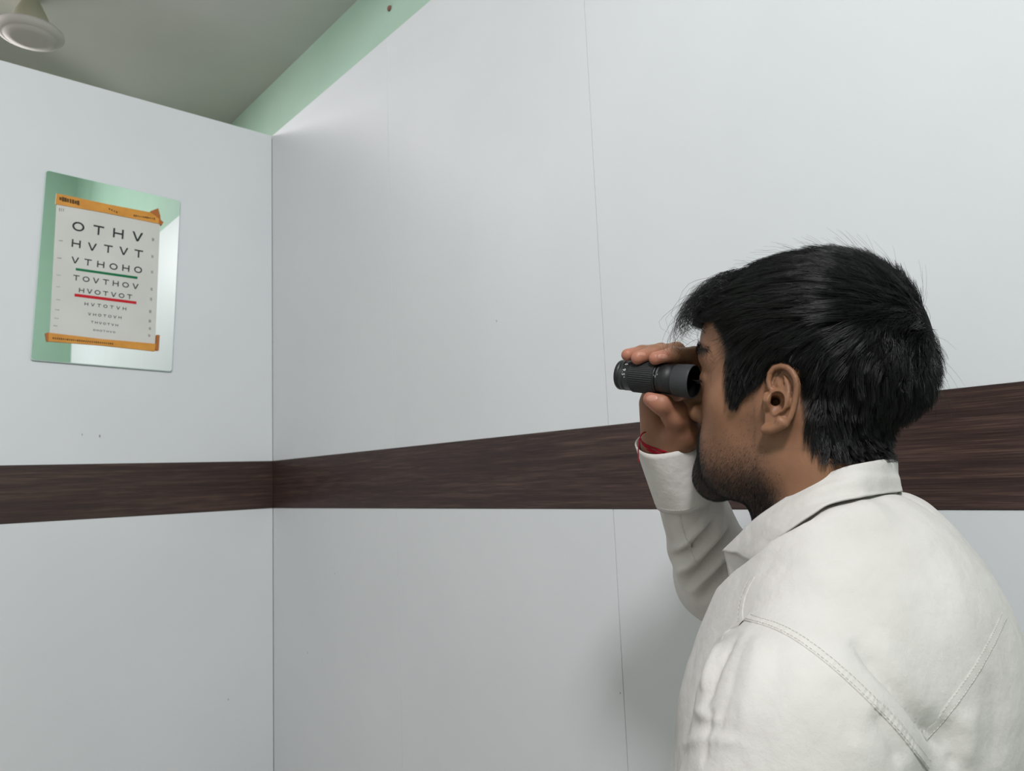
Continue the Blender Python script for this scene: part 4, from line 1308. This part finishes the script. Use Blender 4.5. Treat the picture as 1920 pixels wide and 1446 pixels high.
hair_poly = [(0.090, 0.086), (0.076, 0.078)] + line + [(-0.16, line[-1][1]+0.008), (-0.16, 0.2), (0.12, 0.2), (0.12, 0.094)]
def hair_sd(Ph):
    return polygon_sd(Ph[:, 0].astype(np.float64), Ph[:, 2].astype(np.float64), hair_poly)

def hair_height(Ph):
    "thickness of the hair above the scalp"
    f, l, u = Ph[:, 0], np.abs(Ph[:, 1]), Ph[:, 2]
    top = np.clip((u-0.045)/0.055, 0, 1)
    back = np.clip((-f-0.035)/0.04, 0, 1)
    h = 0.0065 + 0.0050*top + 0.0085*back*(1-0.6*top)
    h += 0.006*back*np.exp(-((u-0.030)/0.022)**2)
    nape = np.clip((-0.075-u)/0.03, 0, 1)
    h = h*(1-0.6*nape)
    h += 0.006*np.clip((f-0.045)/0.04, 0, 1)*top
    return h
def sd_cap(P):
    # solid dark under-layer of the hair, thinning out at the hairline
    e = hair_sd(P)
    lift = hair_height(P)*0.52*np.clip(-e/0.012, 0, 1) - 0.004*np.clip(e/0.004, 0, 1) - 0.0008
    return sd_head(P) - lift.astype(np.float32)
cv_, cf_ = surface_nets(sd_cap, (-0.14, -0.10, -0.14), (0.12, 0.10, 0.165), 0.003)
ec = hair_sd(cv_)
cb_ = w2b(h2w(cv_))
kp = ((ec < 0.003) & ~((cb_[:, 2] < -0.075) & (cb_[:, 0] < -0.040)))[cf_].all(1)
cf_ = cf_[kp]; us = np.unique(cf_); rm = np.full(len(cv_), -1); rm[us] = np.arange(len(us))
M_hair = material('black_hair', (0.0045, 0.0044, 0.0048), 0.30, 0.45)
M_hair_under = material('black_hair_root', (0.0022, 0.0022, 0.0024), 0.8, 0.1)
hair = new_obj('hair', mesh_fast('hair', h2w(cv_[us]), rm[cf_], True), M_hair_under, person)
hair['label'] = 'short thick black hair'

WHORL = np.array([-0.122, -0.010, 0.072])
def flow(P, N):
    "direction hair lies in: away from the crown whorl, pulled down at the sides and back"
    away = P-WHORL; away[:, 1] *= 0.75; away /= np.maximum(L2(away), 1e-6)[:, None]
    side = np.clip((0.075-P[:, 2])/0.07, 0, 1)
    back = np.clip((-P[:, 0]-0.02)/0.05, 0, 1)
    down = np.tile(np.array([0.10, 0, -1.0]), (len(P), 1))
    down[:, 0] += 0.12*(1-back) - 0.10*back
    front = np.clip((P[:, 0]-0.015)/0.04, 0, 1)
    down[:, 0] -= 0.45*front*side
    d = away*(1-0.85*side)[:, None] + down*(0.10+1.0*side)[:, None]
    d = d - N*(d*N).sum(1)[:, None]
    return d/np.maximum(L2(d), 1e-6)[:, None]

def grow(roots, length, height, steps=8, wander=0.25, seed=1, rise=1.0, curl=None):
    P = roots.copy(); out = [P.copy()]
    N = grad(sd_skull, P.astype(np.float32), 0.002).astype(float)
    for s in range(1, steps):
        t = s/(steps-1)
        D = flow(P, N)
        nz = np.stack([vnoise(P+7.3*k, 55, seed+k) for k in range(3)], 1)
        nz2 = np.stack([vnoise(P+3.1*k, 160, seed+9+k) for k in range(3)], 1)
        D = D + wander*nz + 0.5*wander*nz2
        D -= N*(D*N).sum(1)[:, None]*0.9
        D /= L2(D)[:, None]
        P = P + D*(length/(steps-1))[:, None]
        # ride at a growing height over the scalp
        sd = sd_head(P.astype(np.float32)).astype(float)
        N = grad(sd_head, P.astype(np.float32), 0.003).astype(float)
        want = height*np.clip(rise*t**0.8, 0, 1.3)
        far = np.clip((sd-want)/0.02, -1, 1)
        P = P + N*((want-sd)*0.75)[:, None]
        out.append(P.copy())
    return np.stack(out, 1)

def scalp_roots(n, seed):
    r = np.random.default_rng(seed)
    tri = skv[skf]                                    # quads
    cen = tri.mean(1); e = hair_sd(cen)
    ok = (e < 0.0015) & (cen[:, 2] > -0.12)
    q = tri[ok]
    area_ = np.linalg.norm(np.cross(q[:, 2]-q[:, 0], q[:, 3]-q[:, 1]), axis=1)
    vis = 1.0 + 1.6*(q.mean(1)[:, 1] > -0.02)         # more strands on the side that shows
    w = area_*vis; i = r.choice(len(q), n, p=w/w.sum())
    a, b = r.random(n)[:, None], r.random(n)[:, None]
    P = q[i, 0]*(1-a)*(1-b) + q[i, 1]*a*(1-b) + q[i, 2]*a*b + q[i, 3]*(1-a)*b
    return P
NH = 32000
roots = scalp_roots(NH, 11)
def lengths(P):
    f, u = P[:, 0], P[:, 2]
    top = np.clip((u-0.04)/0.06, 0, 1)
    ln = 0.030 + 0.030*top
    ln -= 0.016*np.clip((-0.0-u)/0.05, 0, 1)
    ln -= 0.010*np.clip((0.03-u)/0.03, 0, 1)*np.clip((f-0.0)/0.02, 0, 1)
    return ln
ln = lengths(roots)*rng.uniform(0.7, 1.15, NH)
hh = hair_height(roots)*rng.uniform(0.55, 1.10, NH)
paths = grow(roots, ln, hh, 8, 0.30, 1)
# clumping: strands lean towards a guide of their neighbourhood
# messy crown: extra strands that lift and turn round the whorl
rw = scalp_roots(60000, 31); rw = rw[L2(rw-WHORL) < 0.065][:4500]
pw = grow(rw, rng.uniform(0.016, 0.040, len(rw)), hair_height(rw)*rng.uniform(0.7, 1.25, len(rw)), 8, 0.75, 60)
roots = np.vstack([roots, rw]); paths = np.concatenate([paths, pw]); NH = len(roots)
ng = 1500
gi = rng.choice(NH, ng, replace=False)
best = np.zeros(NH, dtype=int)
for s in range(0, NH, 2000):
    dd = ((roots[s:s+2000, None]-roots[gi][None])**2).sum(-1)
    best[s:s+2000] = dd.argmin(1)
gp = paths[gi][best]
tt_ = np.linspace(0, 1, 8)[None, :, None]
paths = paths*(1-0.55*tt_**1.3) + gp*(0.55*tt_**1.3)
# strands stop at the hairline (the fringe excepted)
def clip_hairline(paths, tol):
    n, k, _ = paths.shape
    e = hair_sd(paths.reshape(-1, 3)).reshape(n, k)
    bad = (e > tol) & (paths[..., 2] < 0.072)
    flat = paths.reshape(-1, 3)
    fb = w2b(h2w(flat))
    bad |= ((fb[:, 2] < -0.067) & (fb[:, 0] < -0.045)).reshape(n, k)
    inb = ((flat > EAR_LO) & (flat < EAR_HI)).all(1)
    if inb.any():
        hit = np.zeros(len(flat), dtype=bool)
        hit[inb] = (sd_ear(flat[inb].astype(np.float32)) < 0.0035) & (sd_head(flat[inb].astype(np.float32)) > 0.002)
        bad |= hit.reshape(n, k)
    bad[:, 0] = False
    first = np.where(bad.any(1), bad.argmax(1), k).astype(float)
    lim = np.where(first < k, np.maximum(first-0.6, 0.6), k-1.0)/(k-1)
    out = np.empty_like(paths)
    for j in range(k):
        s = lim*j/(k-1)*(k-1); i0 = np.clip(np.floor(s).astype(int), 0, k-2); t = (s-i0)[:, None]
        out[:, j] = paths[np.arange(n), i0]*(1-t)+paths[np.arange(n), i0+1]*t
    return out
tol_ = np.where(roots[:, 0] < -0.03, 0.004, 0.0035)[:, None] + rng.uniform(-0.002, 0.003, NH)[:, None]
paths = clip_hairline(paths, tol_)
hs = new_obj('hair_strands', strand_mesh('hair_strands', h2w(paths.reshape(-1, 3)).reshape(paths.shape), rng.uniform(0.00016, 0.00030, NH), rng.uniform(0.00005, 0.00010, NH), 3), M_hair, hair)
hs['kind'] = 'stuff'
# fringe falling forward of the forehead, and fly-away hairs
nf = 1500
fr = []
r_ = np.random.default_rng(5)
for i in range(nf):
    l0 = r_.uniform(-0.045, 0.050); f0 = r_.uniform(0.050, 0.080); 
    h = scalp_bvh.ray_cast(Vector((f0, l0, 0.3)), Vector((0, 0, -1)))
    if h[0] is None: continue
    p0 = np.array(h[0])
    reach = r_.uniform(0.55, 1.15)
    p1 = p0 + np.array([0.014*reach, 0.004*r_.normal(), 0.009*r_.uniform(0.6, 1.2)])
    p2 = p1 + np.array([0.016*reach, 0.006*r_.normal()+0.004, -0.006-0.006*r_.random()])
    p3 = p2 + np.array([0.006*reach, 0.007*r_.normal()+0.004, -0.018*reach])
    p4 = p3 + np.array([-0.006+0.005*r_.normal(), 0.006*r_.normal(), -0.010*reach])
    fr.append(catmull([p0, p1, p2, p3, p4], 10))
fr = np.array(fr)
hs2 = new_obj('fringe_strands', strand_mesh('fringe_strands', h2w(fr.reshape(-1, 3)).reshape(fr.shape), np.full(len(fr), 0.00022), np.full(len(fr), 0.00006), 3), M_hair, hair)
hs2['kind'] = 'stuff'
nfly = 420
rt = scalp_roots(nfly*3, 21); rt = rt[(rt[:, 2] > 0.03)][:nfly]
fl = grow(rt, rng.uniform(0.025, 0.055, len(rt)), hair_height(rt)*rng.uniform(1.0, 1.9, len(rt)), 8, 0.8, 40, 1.2)
hs3 = new_obj('flyaway_strands', strand_mesh('flyaway_strands', h2w(fl.reshape(-1, 3)).reshape(fl.shape), np.full(len(fl), 0.00012), np.full(len(fl), 0.00005), 3), M_hair, hair)
hs3['kind'] = 'stuff'

# ------------------------------------------------------------------ stubble and brow
nb_ = 30000
tri = hv[hf]; cen = tri.mean(1); w = beard_mask(cen)**1.5
sgn_ = cen[:, 1] > -0.03
w = w*np.linalg.norm(np.cross(tri[:, 2]-tri[:, 0], tri[:, 3]-tri[:, 1]), axis=1)*(0.25+0.75*sgn_)
i_ = rng.choice(len(tri), nb_, p=w/w.sum())
a, b = rng.random(nb_)[:, None], rng.random(nb_)[:, None]
q = tri[i_]; br = q[:, 0]*(1-a)*(1-b)+q[:, 1]*a*(1-b)+q[:, 2]*a*b+q[:, 3]*(1-a)*b
N = grad(sd_head, br.astype(np.float32), 0.002).astype(float)
dirb = np.array([0.25, 0, -1.0]) + 0.25*rng.normal(size=(nb_, 3)); dirb -= N*(dirb*N).sum(1)[:, None]; dirb /= L2(dirb)[:, None]
dn = beard_mask(br)
lb = (0.0007 + 0.0028*dn)*rng.uniform(0.6, 1.2, nb_)
bp_ = np.stack([br, br+(dirb*0.75+N*0.65)*(lb*0.5)[:, None], br+(dirb*1.0+N*0.55)*lb[:, None]], 1)
beard = new_obj('beard', strand_mesh('beard', h2w(bp_.reshape(-1, 3)).reshape(bp_.shape), np.full(nb_, 0.000065), np.full(nb_, 0.00003), 3), M_hair, person)
beard['kind'] = 'stuff'; beard['label'] = 'short dark stubble beard'
for sgn in (1, -1):
    n_e = 700
    t = rng.random(n_e); base = np.stack([0.104-0.040*t**1.6, sgn*(0.010+0.038*t), 0.045+0.004*np.sin(t*3.0)-0.004*t], 1)
    base += rng.normal(size=(n_e, 3))*np.array([0.001, 0.0015, 0.0028])
    sd = sd_head(base.astype(np.float32)); Ng = grad(sd_head, base.astype(np.float32), 0.002).astype(float)
    base = base - Ng*sd[:, None]
    dv = np.stack([-0.45*np.ones(n_e), sgn*0.75*np.ones(n_e), 0.35-0.6*t], 1) + 0.18*rng.normal(size=(n_e, 3))
    dv -= Ng*(dv*Ng).sum(1)[:, None]; dv /= L2(dv)[:, None]
    le = rng.uniform(0.006, 0.011, n_e)
    ep = np.stack([base, base+(dv*0.6+Ng*0.28)*(le*0.5)[:, None], base+(dv+Ng*0.14)*le[:, None]], 1)
    e = new_obj('eyebrow', strand_mesh('eyebrow', h2w(ep.reshape(-1, 3)).reshape(ep.shape), np.full(n_e, 0.00018), np.full(n_e, 0.00006), 3), M_hair, person)
    e['kind'] = 'stuff'
    n_l = 46
    t = np.linspace(0, 1, n_l)
    lb0 = np.stack([0.0895-0.012*t**2, sgn*(0.023+0.021*t), 0.0155+0.0*t], 1)
    sd = sd_head(lb0.astype(np.float32)); Ng = grad(sd_head, lb0.astype(np.float32), 0.002).astype(float); lb0 = lb0-Ng*sd[:, None]
    out_ = Ng*0.8+np.array([0.25, sgn*0.3, -0.15])
    lp = np.stack([lb0, lb0+out_*0.0035, lb0+out_*0.0065+np.array([0, 0, 0.0014])], 1)
    e = new_obj('eyelashes', strand_mesh('eyelashes', h2w(lp.reshape(-1, 3)).reshape(lp.shape), np.full(n_l, 0.00022), np.full(n_l, 0.00006), 3), M_hair, person)
    e['kind'] = 'stuff'
